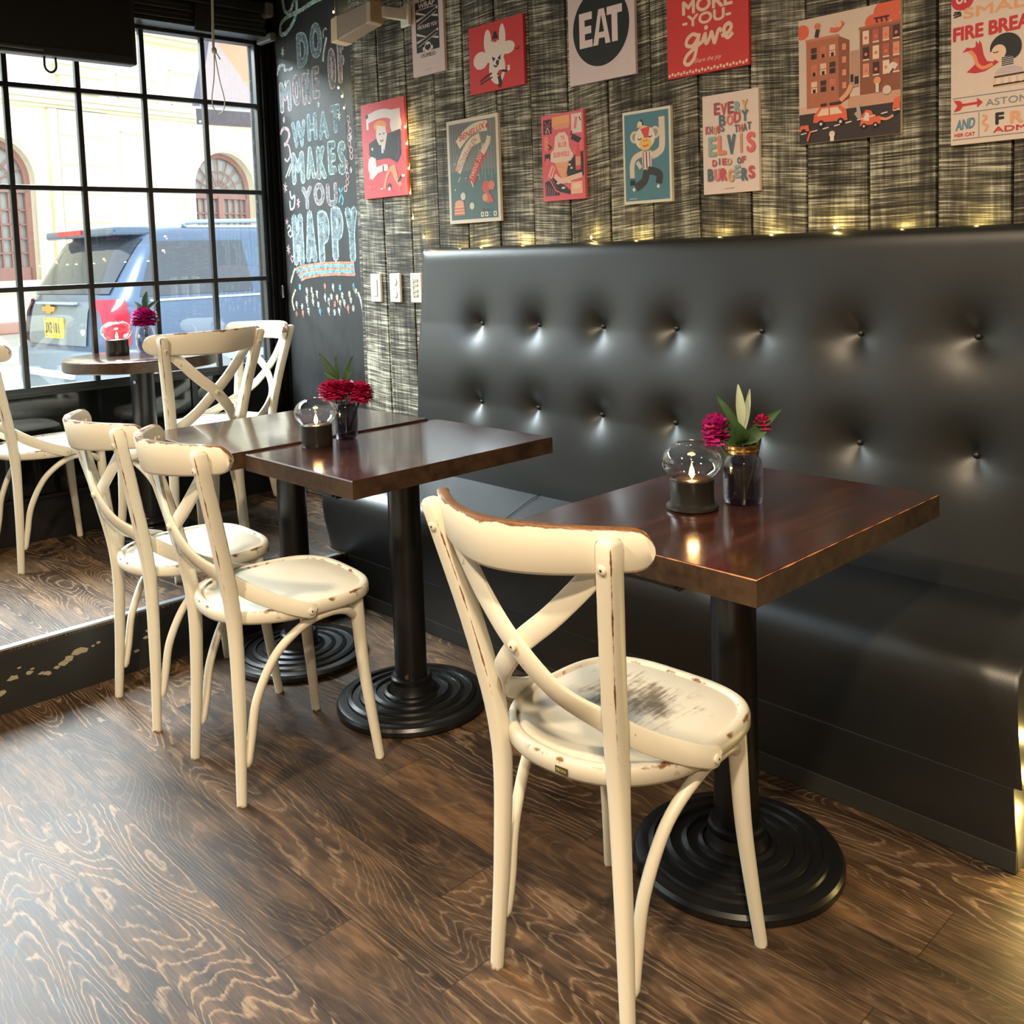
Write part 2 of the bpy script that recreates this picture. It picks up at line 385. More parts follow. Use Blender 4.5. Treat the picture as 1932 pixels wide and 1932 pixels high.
# window wall: lower panels, header, side jamb
m = MB(); m.box(-4.26, -4.18, -3.0, 2.445, PH, 0.37, 0); m.box(-4.26, -4.165, -3.0, 2.445, 0.365, 0.38, 0)
m.box(-4.25, -4.185, -3.0, 2.445, 0.38, 0.80, 1); m.box(-4.27, -4.165, -3.0, 2.445, 0.79, 0.812, 0)
m.box(-4.26, -4.17, -3.0, 2.445, 2.335, 3.05, 0); m.box(-4.26, -4.176, -3.0, -2.9, 0.8, 2.34, 0)
for yy in (0.2, 1.12, 1.95): m.box(-4.19, -4.176, yy, yy + 0.03, 0.38, 0.8, 0)
struct(m.build('wall_front', [BLACKM, mat('dark_gloss_panel', (18, 19, 19), 0.06, 0, **{'Specular IOR Level': 0.6})], smooth=0, bevel=0.002))
m = MB()
for k, (a, b, d) in enumerate([(2.372, 2.392, 0.0), (2.392, 2.398, -0.02), (2.398, 2.416, 0.012), (2.416, 2.422, -0.015), (2.422, 2.445, 0.03)]):
    m.box(-4.26, -4.14 + d, a, b, PH, 3.05)
struct(m.build('trim_2', mat('matte_jamb', (16, 16, 16), .9, **{'Specular IOR Level': .1}), smooth=0, bevel=0.002))
# window: muntin grid and one sheet of glass
m = MB()
for i in range(-14, 4):
    y = 1.253 + 0.28 * i
    if y > -2.9: m.box(-4.192, -4.166, y - 0.0105, y + 0.0105, 0.80, 2.34)
for z in (1.228, 1.636, 2.041): m.box(-4.191, -4.167, -2.9, 2.372, z - 0.0105, z + 0.0105)
m.box(-4.195, -4.162, -2.9, 2.375, 0.805, 0.83); m.box(-4.195, -4.162, 2.35, 2.372, 0.80, 2.34); m.box(-4.195, -4.162, -2.9, 2.375, 2.325, 2.345)
win = struct(m.build('window_1', FRAME, smooth=0, bevel=0.003))
m = MB(); m.box(-4.186, -4.182, -2.9, 2.372, 0.81, 2.335); m.build('glass', glass('window_glass', (0.96, 0.98, 0.97)), win, smooth=0)
m = MB(); m.box(-4.128, -4.108, 2.402, 2.412, 1.13, 1.19); m.build('handle', CHROME, win, smooth=0, bevel=0.003)

# ------------------------------------------------------------------ window shutter rails, television, cord
t = thing('roller_shutter', 'black rolled shutter housing and rails above the window', 'shutter', (-4.05, 1.4, 2.34))
m = MB(); m.box(-0.11, 0.03, -2.5, 0.93, 0.10, 0.145); m.build('upper_rail', FRAME, t, 0, 0.004)
m = MB()
for k in range(5): m.box(-0.105 + 0.004 * (k % 2), 0.0 + 0.006 * (k % 2), -2.5, 0.95, 0.0 + 0.02 * k, 0.018 + 0.02 * k)
m.build('slats', mat('shutter_slats', (34, 35, 36), 0.3), t, 0, 0.003)
m = MB(); m.box(-0.1, 0.045, 0.935, 0.975, 0.085, 0.15); m.build('end_cap', mat('grey_cap', (92, 92, 92), 0.4), t, 0, 0.008)
m = MB(); m.box(-0.1, 0.035, 0.955, 0.985, -0.02, 0.02); m.build('end_cap', mat('grey_cap', (92, 92, 92), 0.4), t, 0, 0.008)
m = MB(); m.box(0.0, 0.02, 0.60, 0.68, -0.02, 0.1); m.build('bracket', BLACKM, t, 0, 0.003)
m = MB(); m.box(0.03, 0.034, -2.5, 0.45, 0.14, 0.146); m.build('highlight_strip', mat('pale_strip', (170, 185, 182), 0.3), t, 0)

t = thing('television', 'black flat television hanging at the top left before the window', 'television', (-3.5, 1.06, 2.03))
m = MB(); m.box(-0.055, 0.0, -0.75, 0.445, 0.0, 0.68); m.build('housing', BLACKM, t, 0, 0.008)
m = MB(); m.box(0.0, 0.004, -0.73, 0.425, 0.03, 0.66); m.build('screen', mat('tv_screen', (26, 26, 25), 0.25), t, 0)
m = MB(); m.box(0.0, 0.008, -0.4, 0.12, 0.012, 0.02); m.build('trim_bar', mat('tv_trim', (84, 84, 82), 0.3, 0.5), t, 0, 0.002)
m = MB(); m.tube([(-0.03, -0.1, 0.66), (-0.03, -0.1, 1.02)], 0.025); m.build('ceiling_mount', BLACKM, t)
for yy in (-0.05, 0.15):
    m = MB(); m.tube(cr([(-0.03, yy - 0.018, 0.005), (-0.03, yy - 0.018, -0.035), (-0.03, yy, -0.05), (-0.03, yy + 0.018, -0.035), (-0.03, yy + 0.018, 0.005)], 4), 0.004, 6); m.build('hook', BLACKM, t)

ROPE = mat('pale_rope', (205, 198, 176), 0.8)
t = thing('pull_cord', 'pale looped pull cord hanging in front of the window', 'cord', (-4.0, 2.06, 2.9))
m = MB(); m.tube(cr([(-.0, .01, .12), (-.0, .012, -.3), (0, .002, -.62), (0, .004, -.66)], 6), 0.006, 8); m.build('cord', ROPE, t)
m = MB(); m.sphere((0, .004, -.665), .012, 0, 10, 6, (1, 1, 1.4)); m.tube([(0, .006, -.66), (0, .03, -.70)], .003, 6); m.build('knot', ROPE, t)
m = MB(); m.tube(cr([(0, .004, -.67), (0, -.004, -.78), (0, -.02, -.88), (0, -.002, -.935), (0, .028, -.925), (0, .04, -.875), (0, .022, -.79), (0, .006, -.68)], 6), 0.0028, 6); m.build('loop', ROPE, t)

# ------------------------------------------------------------------ chalkboard with lettering
cb = thing('chalkboard', 'tall chalkboard panel covered in pastel chalk lettering beside the window', 'chalkboard', (-3.79, 2.44, PH))
m = MB(); m.box(-4.11, -3.476, 2.43, 2.443, PH + .002, 3.0); o = m.build('board', CHALKB, cb, 0, loc=(3.79, -2.44, -PH))
CF = lambda u, v, h: Vector((u, 2.43 - h, v))
def place_text(mb, txt, x0, x1, z0, z1, frame, h, mi=0, bold=0.0, shear=0.0, rise=0.0):
    vs, fs = text_geo(txt, shear); r = bold * (z1 - z0) * 1.1; x0, x1, z0, z1 = x0 + r, x1 - r, z0 + r, z1 - r
    sh = [(0, 0)] + ([(r * cos(pi * k / 4), r * sin(pi * k / 4)) for k in range(8)] if bold else [])
    for k, (dx, dz) in enumerate(sh):
        mb.add([frame(x0 + (x1 - x0) * a + dx, z0 + (z1 - z0) * b + rise * a + dz, h + k * 2e-6) for a, b in vs], fs, mi)
def ribbon(mb, pts, w, frame, h, mi=0, closed=False):
    P = [Vector((p[0], p[1])) for p in pts]; n = len(P); vs = []; fs = []
    for i in range(n):
        a = P[(i - 1) % n] if closed else P[max(i - 1, 0)]; b = P[(i + 1) % n] if closed else P[min(i + 1, n - 1)]
        d = (b - a); d = d.normalized() if d.length > 1e-9 else Vector((1, 0)); q = Vector((-d.y, d.x)) * (w / 2)
        vs += [frame(*(P[i] + q), h + i * 4e-7), frame(*(P[i] - q), h + i * 4e-7)]
    for i in range(n if closed else n - 1):
        j = (i + 1) % n; fs.append((2 * i, 2 * i + 1, 2 * j + 1, 2 * j))
    mb.add(vs, fs, mi)
CHM = {k: m_chalk('chalk_' + k, c) for k, c in dict(mint=(190, 222, 210), blue=(178, 208, 218), pink=(226, 190, 192), white=(222, 226, 224), grey=(134, 148, 152), coral=(222, 150, 128), cyan=(120, 190, 214), cream=(226, 214, 176)).items()}
def chalk(name, build, mats):
    mb = MB(); build(mb); mb.build(name, [CHM[k] for k in mats], cb, 0, loc=(3.79, -2.44, -PH))
def letters(txt, x0, x1, z0, z1, line, fill, rise=0.0, b=0.07):
    def f(mb):
        ws = [{'I': .5, 'M': 1.35, 'W': 1.45, 'E': .85, 'S': .85, 'F': .82}.get(c, 1.0) for c in txt]; tot = sum(ws); x = x0
        for k, c in enumerate(txt):
            w = (x1 - x0) * ws[k] / tot; a, b_ = x + .006, x + w - .006; u = (x - x0) / (x1 - x0); dz = rise * u + (.006 if k % 2 else -.004); x += w
            place_text(mb, c, a, b_, z0 + dz, z1 + dz, CF, 0.0006, 0, b); r = b * (z1 - z0) * .62
            place_text(mb, c, a + r, b_ - r, z0 + dz + r, z1 + dz - r, CF, 0.0012, 1, b * .42)
    chalk('lettering', f, [line, fill])
letters('DO', -3.925, -3.70, 2.185, 2.345, 'blue', 'grey', 0.02)
letters('MORE', -4.095, -3.735, 2.005, 2.15, 'pink', 'grey', 0.02)
letters('OF', -3.68, -3.535, 2.05, 2.235, 'pink', 'grey', 0.015)
letters('WHAT', -4.005, -3.585, 1.83, 1.955, 'blue', 'grey', 0.03)
letters('MAKES', -4.02, -3.555, 1.665, 1.815, 'mint', 'grey', 0.015)
letters('YOU', -3.945, -3.635, 1.545, 1.65, 'pink', 'grey')
letters('HAPPY', -4.045, -3.49, 1.285, 1.53, 'blue', 'grey', 0.01)
def script(mb):
    for pts in ([(-4.02, 2.52), (-4.0, 2.455), (-3.955, 2.45), (-3.915, 2.50), (-3.90, 2.55)], [(-3.9, 2.55), (-3.90, 2.45), (-3.93, 2.40), (-4.0, 2.36), (-4.05, 2.365), (-4.04, 2.41), (-3.97, 2.43), (-3.87, 2.435), (-3.76, 2.45), (-3.66, 2.455), (-3.61, 2.47)], [(-3.62, 2.47), (-3.65, 2.44)]):
        ribbon(mb, [(p.x, p.y) for p in cr([(a, b, 0) for a, b in pts], 6)], 0.02, CF, 0.0007)
chalk('lettering', script, ['mint'])
def star(mb, x, z, r, mi, n=3, w=0.006, seed=0, tail=None):
    q = random.Random(seed); mb = MB()
    for k in range(n):
        a = pi * k / n + q.uniform(-.15, .15) + 0.3
        ribbon(mb, [(x - r * cos(a) * .7, z - r * sin(a)), (x + r * cos(a) * .7, z + r * sin(a))], w, CF, 0.0007 + 0.0002 * k)
    if tail: ribbon(mb, tail, w, CF, .0006)
    mb.build('chalk_star', CHM[mi], cb, 0, loc=(3.79, -2.44, -PH))
def doodles(mb):
    q = random.Random(3)
    for i, (x, z, r, c) in enumerate([(-4.04, 2.28, .022, 0), (-4.03, 2.13, .018, 2), (-3.83, 2.155, .014, 2), (-3.76, 2.0, .016, 0), (-4.06, 1.97, .016, 1), (-3.60, 1.93, .02, 0), (-3.62, 2.09, .014, 0), (-4.08, 1.655, .026, 1), (-4.0, 1.68, .02, 1), (-3.97, 1.575, .022, 1), (-3.80, 1.69, .018, 1), (-4.08, 1.49, .02, 1), (-4.08, 1.36, .024, 1), (-3.52, 1.83, .018, 0), (-3.53, 1.69, .014, 0)]):
        star(mb, x, z, r, ['white', 'pink', 'mint'][c], 3, .006, i)
    # tassel, curls and a bead chain
    for pts, c, w in (([(-4.09, 2.2), (-4.06, 2.22), (-4.03, 2.215), (-4.03, 2.195), (-3.99, 2.19), (-3.96, 2.195)], 0, .014), ([(-4.1, 2.18), (-4.085, 2.215), (-4.06, 2.225)], 0, .012),
                      ([(-3.69, 2.28), (-3.695, 2.305), (-3.675, 2.32), (-3.665, 2.31)], 0, .007), ([(-3.67, 2.28), (-3.70, 2.21), (-3.705, 2.18)], 0, .014),
                      ([(-4.10, 1.905), (-4.07, 1.93), (-4.03, 1.92), (-4.02, 1.89), (-4.05, 1.86), (-4.07, 1.85)], 1, .016), ([(-4.07, 1.86), (-4.03, 1.845), (-4.02, 1.80), (-4.05, 1.775), (-4.07, 1.79)], 1, .01),
                      ([(-4.02, 1.76), (-4.07, 1.70)], 0, .008), ([(-4.00, 1.765), (-4.045, 1.705)], 0, .008), ([(-4.04, 1.635), (-4.03, 1.60), (-4.0, 1.61), (-4.01, 1.56), (-4.04, 1.55), (-4.045, 1.59)], 0, .01),
                      ([(-4.08, 1.46), (-4.06, 1.475), (-4.05, 1.455), (-4.075, 1.44), (-4.055, 1.42), (-4.04, 1.44), (-4.06, 1.455)], 0, .008),
                      ([(-3.63, 1.62), (-3.60, 1.57), (-3.61, 1.545)], 3, .009), ([(-3.60, 1.62), (-3.635, 1.555)], 3, .009),
                      ([(-4.03, 1.27), (-4.055, 1.235), (-4.075, 1.20)], 4, .012), ([(-4.035, 1.17), (-4.07, 1.12), (-4.055, 1.07)], 4, .012), ([(-3.52, 1.16), (-3.50, 1.12), (-3.49, 1.08)], 0, .012)):
        mb = MB(); ribbon(mb, [(p.x, p.y) for p in cr([(a, b, 0) for a, b in pts], 5)], w, CF, 0.0008); mb.build('chalk_stroke', CHM[['white', 'pink', 'mint', 'cyan', 'cream'][c]], cb, 0, loc=(3.79, -2.44, -PH))
    mb = MB()
    for k in range(12):
        x = -3.515 - 0.012 * abs(((k * 5) % 4) - 1.5) - (0.004 * k if k > 6 else 0); z = 1.91 - 0.027 * k
        ribbon(mb, [(x + .011 * cos(a * pi / 4), z + .013 * sin(a * pi / 4)) for a in range(8)], .006, CF, 0.0008 + 2e-5 * k, 0, True)
    mb.build('chalk_beads', CHM['pink'], cb, 0, loc=(3.79, -2.44, -PH)); mb = MB()
    ribbon(mb, [(-4.05, 1.30), (-4.065, 1.32), (-4.055, 1.332), (-4.047, 1.322), (-4.037, 1.332), (-4.03, 1.318)], .008, CF, .0008, 0, True); mb.build('chalk_heart', CHM['pink'], cb, 0, loc=(3.79, -2.44, -PH))
doodles(None)
def rainbow(mb):
    for k, c in enumerate([0, 1, 0, 1, 0]):
        z = 1.272 - 0.0125 * k
        pts = [(-4.03 + 0.012 * k + (0.49 - 0.01 * k) * i / 10, z + 0.010 * sin(i / 10 * pi) + 0.014 * i / 10 + (-0.008 if i == 0 else 0)) for i in range(11)]
        ribbon(mb, pts, .0135, CF, .0007 + .0001 * k, c)
chalk('rainbow_band', rainbow, ['coral', 'cyan'])
def starrain(mb):
    q = random.Random(5)
    for j, (z, n) in enumerate([(1.175, 9), (1.135, 10), (1.10, 11), (1.065, 10)]):
        for i in range(n):
            if q.random() < .12: continue
            x = -4.0 + (0.45 + .02 * (j % 2)) * i / (n - 1) + q.uniform(-.01, .01) - (.03 if j > 1 else 0)
            zz = z + q.uniform(-.012, .012) + .02 * i / n; c = q.choice([0, 0, 0, 0, 1, 2, 3])
            star(mb, x, zz, .015, ['white', 'coral', 'cream', 'cyan'][c], 4, .0048, i + 20 * j, [(x, zz), (x + .004, zz - .024)] if (i + j) % 3 else None)
starrain(None)

# ------------------------------------------------------------------ posters
PM = {}
def pcol(rgb):
    k = 'print_%02x%02x%02x' % rgb
    if k not in PM:
        PM[k] = mat(k, rgb, 0.55, 0, 0.04, 60)
    return PM[k]
def clip01(P):
    for ax, lim, sg in ((0, 0, 1), (0, 1, -1), (1, 0, 1), (1, 1, -1)):
        out = []
        for i in range(len(P)):
            a, b = P[i - 1], P[i]; da, db = (a[ax] - lim) * sg, (b[ax] - lim) * sg
            if (da >= 0) != (db >= 0): t = da / (da - db); out.append((a[0] + (b[0] - a[0]) * t, a[1] + (b[1] - a[1]) * t))
            if db >= 0: out.append(b)
        P = out
        if len(P) < 3: return [(0, 0), (.001, 0), (0, .001)]
    return P
class Poster:
    """one printed panel; u to the right, v up, both in metres from its lower left corner"""
    def __init__(s, x0, x1, z0, z1, base, yf=2.397):
        s.x0, s.z0, s.w, s.h, s.yf = x0, z0, x1 - x0, z1 - z0, yf
        s.mb = MB(); s.cols = []; s.L = 0
        s.mb.box(0, s.w, yf, 2.4085, 0, s.h, s.c(base))
    def c(s, rgb):
        if rgb not in s.cols: s.cols.append(rgb)
        return s.cols.index(rgb)
    def fr(s, u, v, h): return Vector((u, s.yf - h, v))
    def z(s): return 0.0003 + 0.000025 * s.L
    def up(s): s.L += 1
    vm = None; um = 1.0
    def mp(s, u, v): return (u, v) if s.vm is None else (u * s.um if u < .98 else u, s.vm(v))
    def P(s, pts, rgb): s.up(); pts = clip01([s.mp(*q) for q in pts]); s.mb.add([s.fr(u * s.w, v * s.h, s.z()) for u, v in pts], [tuple(range(len(pts)))], s.c(rgb))
    def R(s, u0, v0, u1, v1, rgb): s.P([(u0, v0), (u1, v0), (u1, v1), (u0, v1)], rgb)
    def C(s, u, v, r, rgb, ry=None, n=28, a0=0, a1=360):
        """circle; r in widths"""
        ry = r if ry is None else ry; k = s.w / s.h
        s.P([(u + r * cos(radians(a0 + (a1 - a0) * i / n)), v + ry * k * sin(radians(a0 + (a1 - a0) * i / n))) for i in range(n + (0 if a1 - a0 == 360 else 1))], rgb)
    def T(s, txt, u0, v0, u1, v1, rgb, bold=0.02, shear=0.0, rise=0.0):
        s.up(); (u0, v0), (u1, v1) = s.mp(u0, v0), s.mp(u1, v1); place_text(s.mb, txt, u0 * s.w, u1 * s.w, v0 * s.h, v1 * s.h, s.fr, s.z(), s.c(rgb), bold, shear, rise * s.h)
    def S(s, pts, w, rgb, smooth=True):
        s.up(); q = [(u * s.w, v * s.h) for u, v in (s.mp(*k) for k in pts)]
        if smooth: q = [(p.x, p.y) for p in cr([(a, b, 0) for a, b in q], 6)]
        ribbon(s.mb, q, w * s.w, s.fr, s.z(), s.c(rgb))
    def done(s, label):
        o = s.mb.build('poster', [pcol(c) for c in s.cols], None, 0, loc=(s.x0, 0, s.z0))
        return tag(o, label, 'poster', 'printed poster panels on the plank wall')
Poster.h = None
CREAM = (228, 206, 194); RED = (214, 62, 66); DK = (38, 40, 42); PKR = (222, 88, 96); WHT = (232, 216, 206)

p = Poster(-3.027, -2.834, 2.003, 2.294, (222, 202, 198)); p.h = 2.294 - 2.003
p.R(.14, .30, .86, .95, DK); p.T('WRAP', .24, .86, .76, .935, CREAM, .02, 0, .005); p.R(.18, .845, .82, .853, CREAM)
p.T('AROUND YOU', .19, .60, .81, .65, CREAM, .02); 
for k in range(2):
    v = .70 if k == 0 else .42
    p.P([(.16, v + .13), (.30, v + .13), (.84, v - .06 + .05), (.84, v - .04), (.16, v + .05)], DK)
    for s_ in (0, 1):
        uu = (.16, .84) if s_ == 0 else (.84, .16)
        p.P([(uu[0], v + .14), (.5, v + .06), (uu[0], v - .0)], CREAM)
        p.P([(uu[0], v + .105), (.5 - .06 * (1 - 2 * s_), v + .06), (uu[0], v + .03)], DK)
    p.S([(.2, v - .02), (.8, v + .1)], .10, DK, False); p.S([(.2, v + .005), (.8, v + .125)], .012, CREAM, False); p.S([(.2, v - .045), (.8, v + .075)], .012, CREAM, False)
p.C(.5, .345, .11, CREAM); p.C(.46, .352, .05, DK); p.C(.54, .352, .05, DK); p.P([(.415, .34), (.585, .34), (.5, .30)], DK)
p.R(.16, .31, .36, .355, DK); p.R(.64, .31, .84, .355, DK)
for k in range(4): p.S([(.34, .318 + .010 * k), (.40, .318 + .010 * k)], .03, CREAM, False); p.S([(.60, .318 + .010 * k), (.66, .318 + .010 * k)], .03, CREAM, False)
p.T('CRUMBLES', .27, .225, .73, .275, DK, .0); p.S([(.38, .06), (.62, .06)], .006, (120, 110, 110), False); p.C(.3, .97, .02, DK); p.C(.7, .97, .02, DK); p.S([(.38, .97), (.62, .97)], .02, DK, False)
p.done('narrow white poster with a black wrapped panel reading WRAP AROUND YOU')

p = Poster(-2.695, -2.4115, 1.888, 2.127, RED); p.h = .239
FG = (240, 222, 212)
p.C(.36, .72, .07, FG, .16); p.C(.63, .74, .06, FG, .17); p.C(.5, .55, .17, FG, .15); p.C(.72, .58, .13, FG, .08); p.C(.22, .48, .14, FG, .11); p.C(.52, .32, .15, FG, .2); p.S([(.5, .45), (.3, .5), (.12, .42)], .12, FG)
p.C(.50, .80, .035, DK, .05); p.P([(.46, .80), (.54, .80), (.56, .75), (.44, .75)], DK); p.R(.47, .70, .53, .75, (200, 60, 60))
p.P([(.43, .50), (.50, .46), (.45, .42)], DK); p.P([(.60, .50), (.53, .46), (.58, .42)], DK); p.S([(.46, .37), (.50, .34), (.55, .38)], .02, DK); p.C(.53, .40, .03, (60, 40, 40))
p.S([(.20, .17), (.30, .22), (.42, .26)], .03, (90, 40, 44)); p.S([(.20, .13), (.32, .17), (.43, .20)], .02, (90, 40, 44))
p.S([(.52, .22), (.60, .26), (.70, .24)], .03, DK); p.C(.57, .24, .035, (200, 50, 56)); p.S([(.55, .2), (.57, .1), (.55, .03)], .06, (70, 40, 44)); p.C(.73, .27, .025, FG); p.P([(.70, .32), (.76, .32), (.73, .28)], FG)
p.S([(.84, .55), (.90, .52), (.92, .56)], .012, DK)
p.done('red poster with a white long-eared masked figure')

p = Poster(-2.200, -1.922, 1.847, 2.183, (222, 204, 206)); p.h = .336
p.C(.5, .5, .425, (34, 38, 36), .44, 56)
FG2 = (234, 216, 214)
def blockE(u0, u1): 
    p.R(u0, .335, u0 + .085, .665, FG2); p.R(u0, .335, u1, .405, FG2); p.R(u0, .465, u1 - .015, .535, FG2); p.R(u0, .595, u1, .665, FG2)
blockE(.175, .375)
p.P([(.385, .335), (.46, .335), (.475, .395), (.475, .45), (.515, .62), (.475, .665)], FG2)
p.P([(.475, .665), (.56, .665), (.515, .60)], FG2); p.P([(.56, .665), (.515, .61), (.555, .45), (.57, .335), (.645, .335)], FG2); p.R(.465, .395, .575, .45, FG2)
p.R(.60, .59, .825, .665, FG2); p.R(.67, .335, .755, .665, FG2)
p.done('pale square poster with a black circle reading EAT')

p = Poster(-1.799, -1.518, 1.809, 2.19, (212, 62, 60)); p.h = .381
IV = (240, 206, 184)
p.T('THE', .3, .68, .7, .78, IV, .05); p.T('MORE', .20, .46, .82, .57, IV, .05, 0, .0); p.T('-YOU-', .20, .365, .80, .455, IV, .05, 0, .0)
give = [[(.40, .46), (.33, .49), (.26, .45), (.25, .39), (.32, .37), (.38, .42), (.41, .48), (.38, .36), (.34, .24), (.27, .19), (.22, .22), (.26, .29), (.38, .36), (.46, .40)],
        [(.45, .40), (.485, .47), (.485, .39), (.505, .37), (.55, .44)], [(.55, .44), (.565, .47), (.59, .37), (.605, .37), (.65, .48), (.69, .455)],
        [(.68, .41), (.76, .43), (.80, .48), (.77, .52), (.72, .49), (.72, .42), (.76, .38), (.82, .42)]]
give = [[(u, .085 + (v - .19) * .74) for u, v in g_] for g_ in give]
for g_ in give: p.S(g_, .04, IV)
p.C(.497, .335, .024, IV); p.T('Share the joy', .34, .075, .68, .12, IV, .0, .3, .0)
for k in range(26): p.R(.01 + .038 * k, .012 + .008 * (k % 2), .01 + .038 * k + .026, .032 + .010 * ((k * 3) % 2), IV)
p.done('red poster with cream words MORE YOU give')

p = Poster(-1.3645, -1.0865, 1.570, 1.897, (222, 200, 184)); p.h = .327
BR1, BR2, OR, AS = (186, 112, 84), (150, 88, 66), (232, 106, 76), (60, 50, 48)
p.R(0, 0, 1, .24, AS); p.R(0, .24, .62, .30, (224, 180, 160)); p.R(.5, .24, 1, .33, (212, 160, 136)); p.C(.04, .90, .07, OR); p.C(.85, .93, .1, OR); p.C(.93, .96, .09, OR); p.C(.74, .87, .07, OR); p.C(.97, .86, .05, OR)
p.P([(.08, .28), (.08, .82), (.41, .82), (.41, .28)], BR1); p.P([(.41, .28), (.41, .82), (.52, .77), (.52, .32)], BR2); p.R(.07, .815, .42, .835, (210, 130, 96))
p.P([(.62, .33), (.62, .84), (1, .84), (1, .33)], BR2); p.R(.61, .83, 1, .85, (178, 106, 80))
for i in range(3):
    for j in range(3):
        u, v = .13 + .095 * i, .40 + .135 * j; cc = [(240, 200, 172), (70, 50, 50), (214, 120, 96)][(i + 2 * j) % 3]
        p.R(u, v, u + .06, v + .09, cc); p.R(u + .015, v, u + .045, v + .03, (52, 40, 44)); p.S([(u, v + .045), (u + .06, v + .045)], .008, BR1, False)
for i in range(4):
    for j in range(3):
        u, v = .65 + .095 * i, .47 + .125 * j; cc = [(232, 150, 124), (66, 48, 48), (244, 214, 190), (190, 100, 84)][(i + j) % 4]
        if u + .06 < 1: p.R(u, v, u + .06, v + .095, cc); p.R(u, v - .008, u + .06, v + .004, (240, 216, 200)); p.C(u + .03, v + .04, .015, (236, 120, 90))
for j in range(4): p.R(.45, .40 + .1 * j, .49, .45 + .1 * j, (230, 150, 120))
p.R(.53, .40, .61, .68, (196, 150, 130)); p.R(.53, .44, .56, .5, (44, 40, 44)); p.R(.57, .42, .61, .48, (44, 40, 44)); p.R(.76, .89, .90, .90, (70, 40, 40))
for k in range(3): p.S([(.78 + .045 * k, .89), (.79 + .045 * k, .86)], .015, (70, 40, 40), False)
p.S([(.33, .88), (.40, .87), (.46, .92)], .04, OR); p.C(.42, .905, .025, (236, 190, 150)); p.S([(.19, .84), (.20, .88), (.21, .90)], .04, (60, 44, 44)); p.C(.20, .925, .03, (226, 120, 90))
p.P([(.15, .16), (.16, .22), (.22, .28), (.42, .28), (.49, .23), (.50, .15)], OR); p.P([(.19, .21), (.24, .265), (.40, .265), (.45, .21)], (240, 210, 180)); p.R(.31, .20, .325, .27, OR)
for u in (.23, .43): p.C(u, .145, .035, (40, 34, 36)); p.C(u, .145, .014, WHT)
for u in (.23, .32, .38): p.R(u, .285, u + .06, .305, (60, 44, 44))
p.P([(.62, .09), (.64, .17), (.68, .21), (.73, .20), (.76, .15), (.82, .15), (.82, .09)], OR); p.P([(.65, .13), (.68, .19), (.71, .18), (.71, .12)], WHT)
for u in (.66, .77): p.C(u, .085, .026, (40, 34, 36)); p.C(u, .085, .01, WHT)
p.P([(.93, .20), (.95, .27), (1, .28), (1, .17), (.93, .17)], OR); p.C(.96, .17, .026, (40, 34, 36)); p.P([(0, .10), (.02, .15), (.1, .15), (.11, .10)], OR); p.C(.05, .10, .026, (40, 34, 36))
for k in range(9): p.S([(.02 + .115 * k, .08 + .012 * k), (.08 + .115 * k, .087 + .012 * k)], .012, WHT, False)
p.C(.345, .055, .03, (240, 206, 180)); p.R(.325, .0, .365, .05, (236, 226, 214)); p.S([(.09, .02), (.11, .07), (.13, .10)], .02, OR); p.S([(.82, .13), (.88, .12), (.94, .14)], .025, (232, 150, 120)); p.S([(.58, .20), (.62, .16), (.60, .26)], .035, (190, 166, 158))
p.S([(.43, .31), (.50, .36), (.54, .42)], .045, (232, 166, 130)); p.C(.79, .42, .035, (234, 160, 110)); p.R(.775, .33, .805, .40, (224, 214, 200)); p.C(.88, .34, .04, (226, 200, 184)); p.S([(.88, .47), (.93, .52), (.97, .50)], .05, WHT)
p.done('busy orange city street poster, buildings above cars')

p = Poster(-0.963, -0.693, 1.526, 1.901, (228, 208, 196)); p.h = .375
def _vm(v):
    K = [(0, 0), (.035, .033), (.245, .197), (.325, .293), (.375, .33), (.735, .665), (.75, .70), (.785, .735), (.805, .777), (.895, .845), (.955, .90), (1, 1)]
    for (a, b), (c, d) in zip(K, K[1:]):
        if v <= c: return b + (d - b) * (v - a) / (c - a)
    return v
p.vm = _vm; p.um = .80
RD, TN, SL = (206, 50, 62), (234, 170, 128), (128, 142, 150)
p.C(.12, .955, .12, RD, .10); p.T('UP', .05, .93, .2, .98, WHT, .02); p.T('THE', .28, .925, .7, .985, DK, .02); p.T('SMALL', .13, .805, .90, .895, TN, .04, 0, .012); p.S([(.02, .855), (.11, .86)], .015, DK, False); p.S([(.03, .835), (.11, .845)], .015, DK, False); p.S([(.03, .875), (.10, .87)], .015, DK, False)
p.T('FIRE BREATHER', .02, .715, 1.0, .785, RD, .05, 0, .02)
p.P([(.52, .575), (.44, .545), (.38, .555), (.345, .60), (.325, .675), (.30, .70), (.295, .675), (.265, .70), (.26, .66), (.225, .655), (.17, .665), (.12, .635), (.19, .64), (.235, .60), (.255, .545), (.20, .515), (.165, .50), (.26, .485), (.36, .49), (.46, .52), (.53, .55)], RD)
p.S([(.20, .64), (.25, .60), (.28, .545), (.34, .515), (.44, .53)], .03, (240, 150, 110))
p.C(.55, .605, .12, (242, 206, 180), .10); p.C(.57, .625, .16, DK, .13, 28, -10, 190); p.C(.63, .615, .10, DK, .10); p.C(.50, .60, .075, (242, 206, 180), .07); p.S([(.44, .605), (.47, .60), (.50, .605)], .008, DK); 
p.P([(.52, .50), (.53, .565), (.64, .565), (.68, .50)], WHT)
for k in range(5): p.S([(.53, .51 + .012 * k), (.65, .513 + .012 * k)], .010, DK, False)
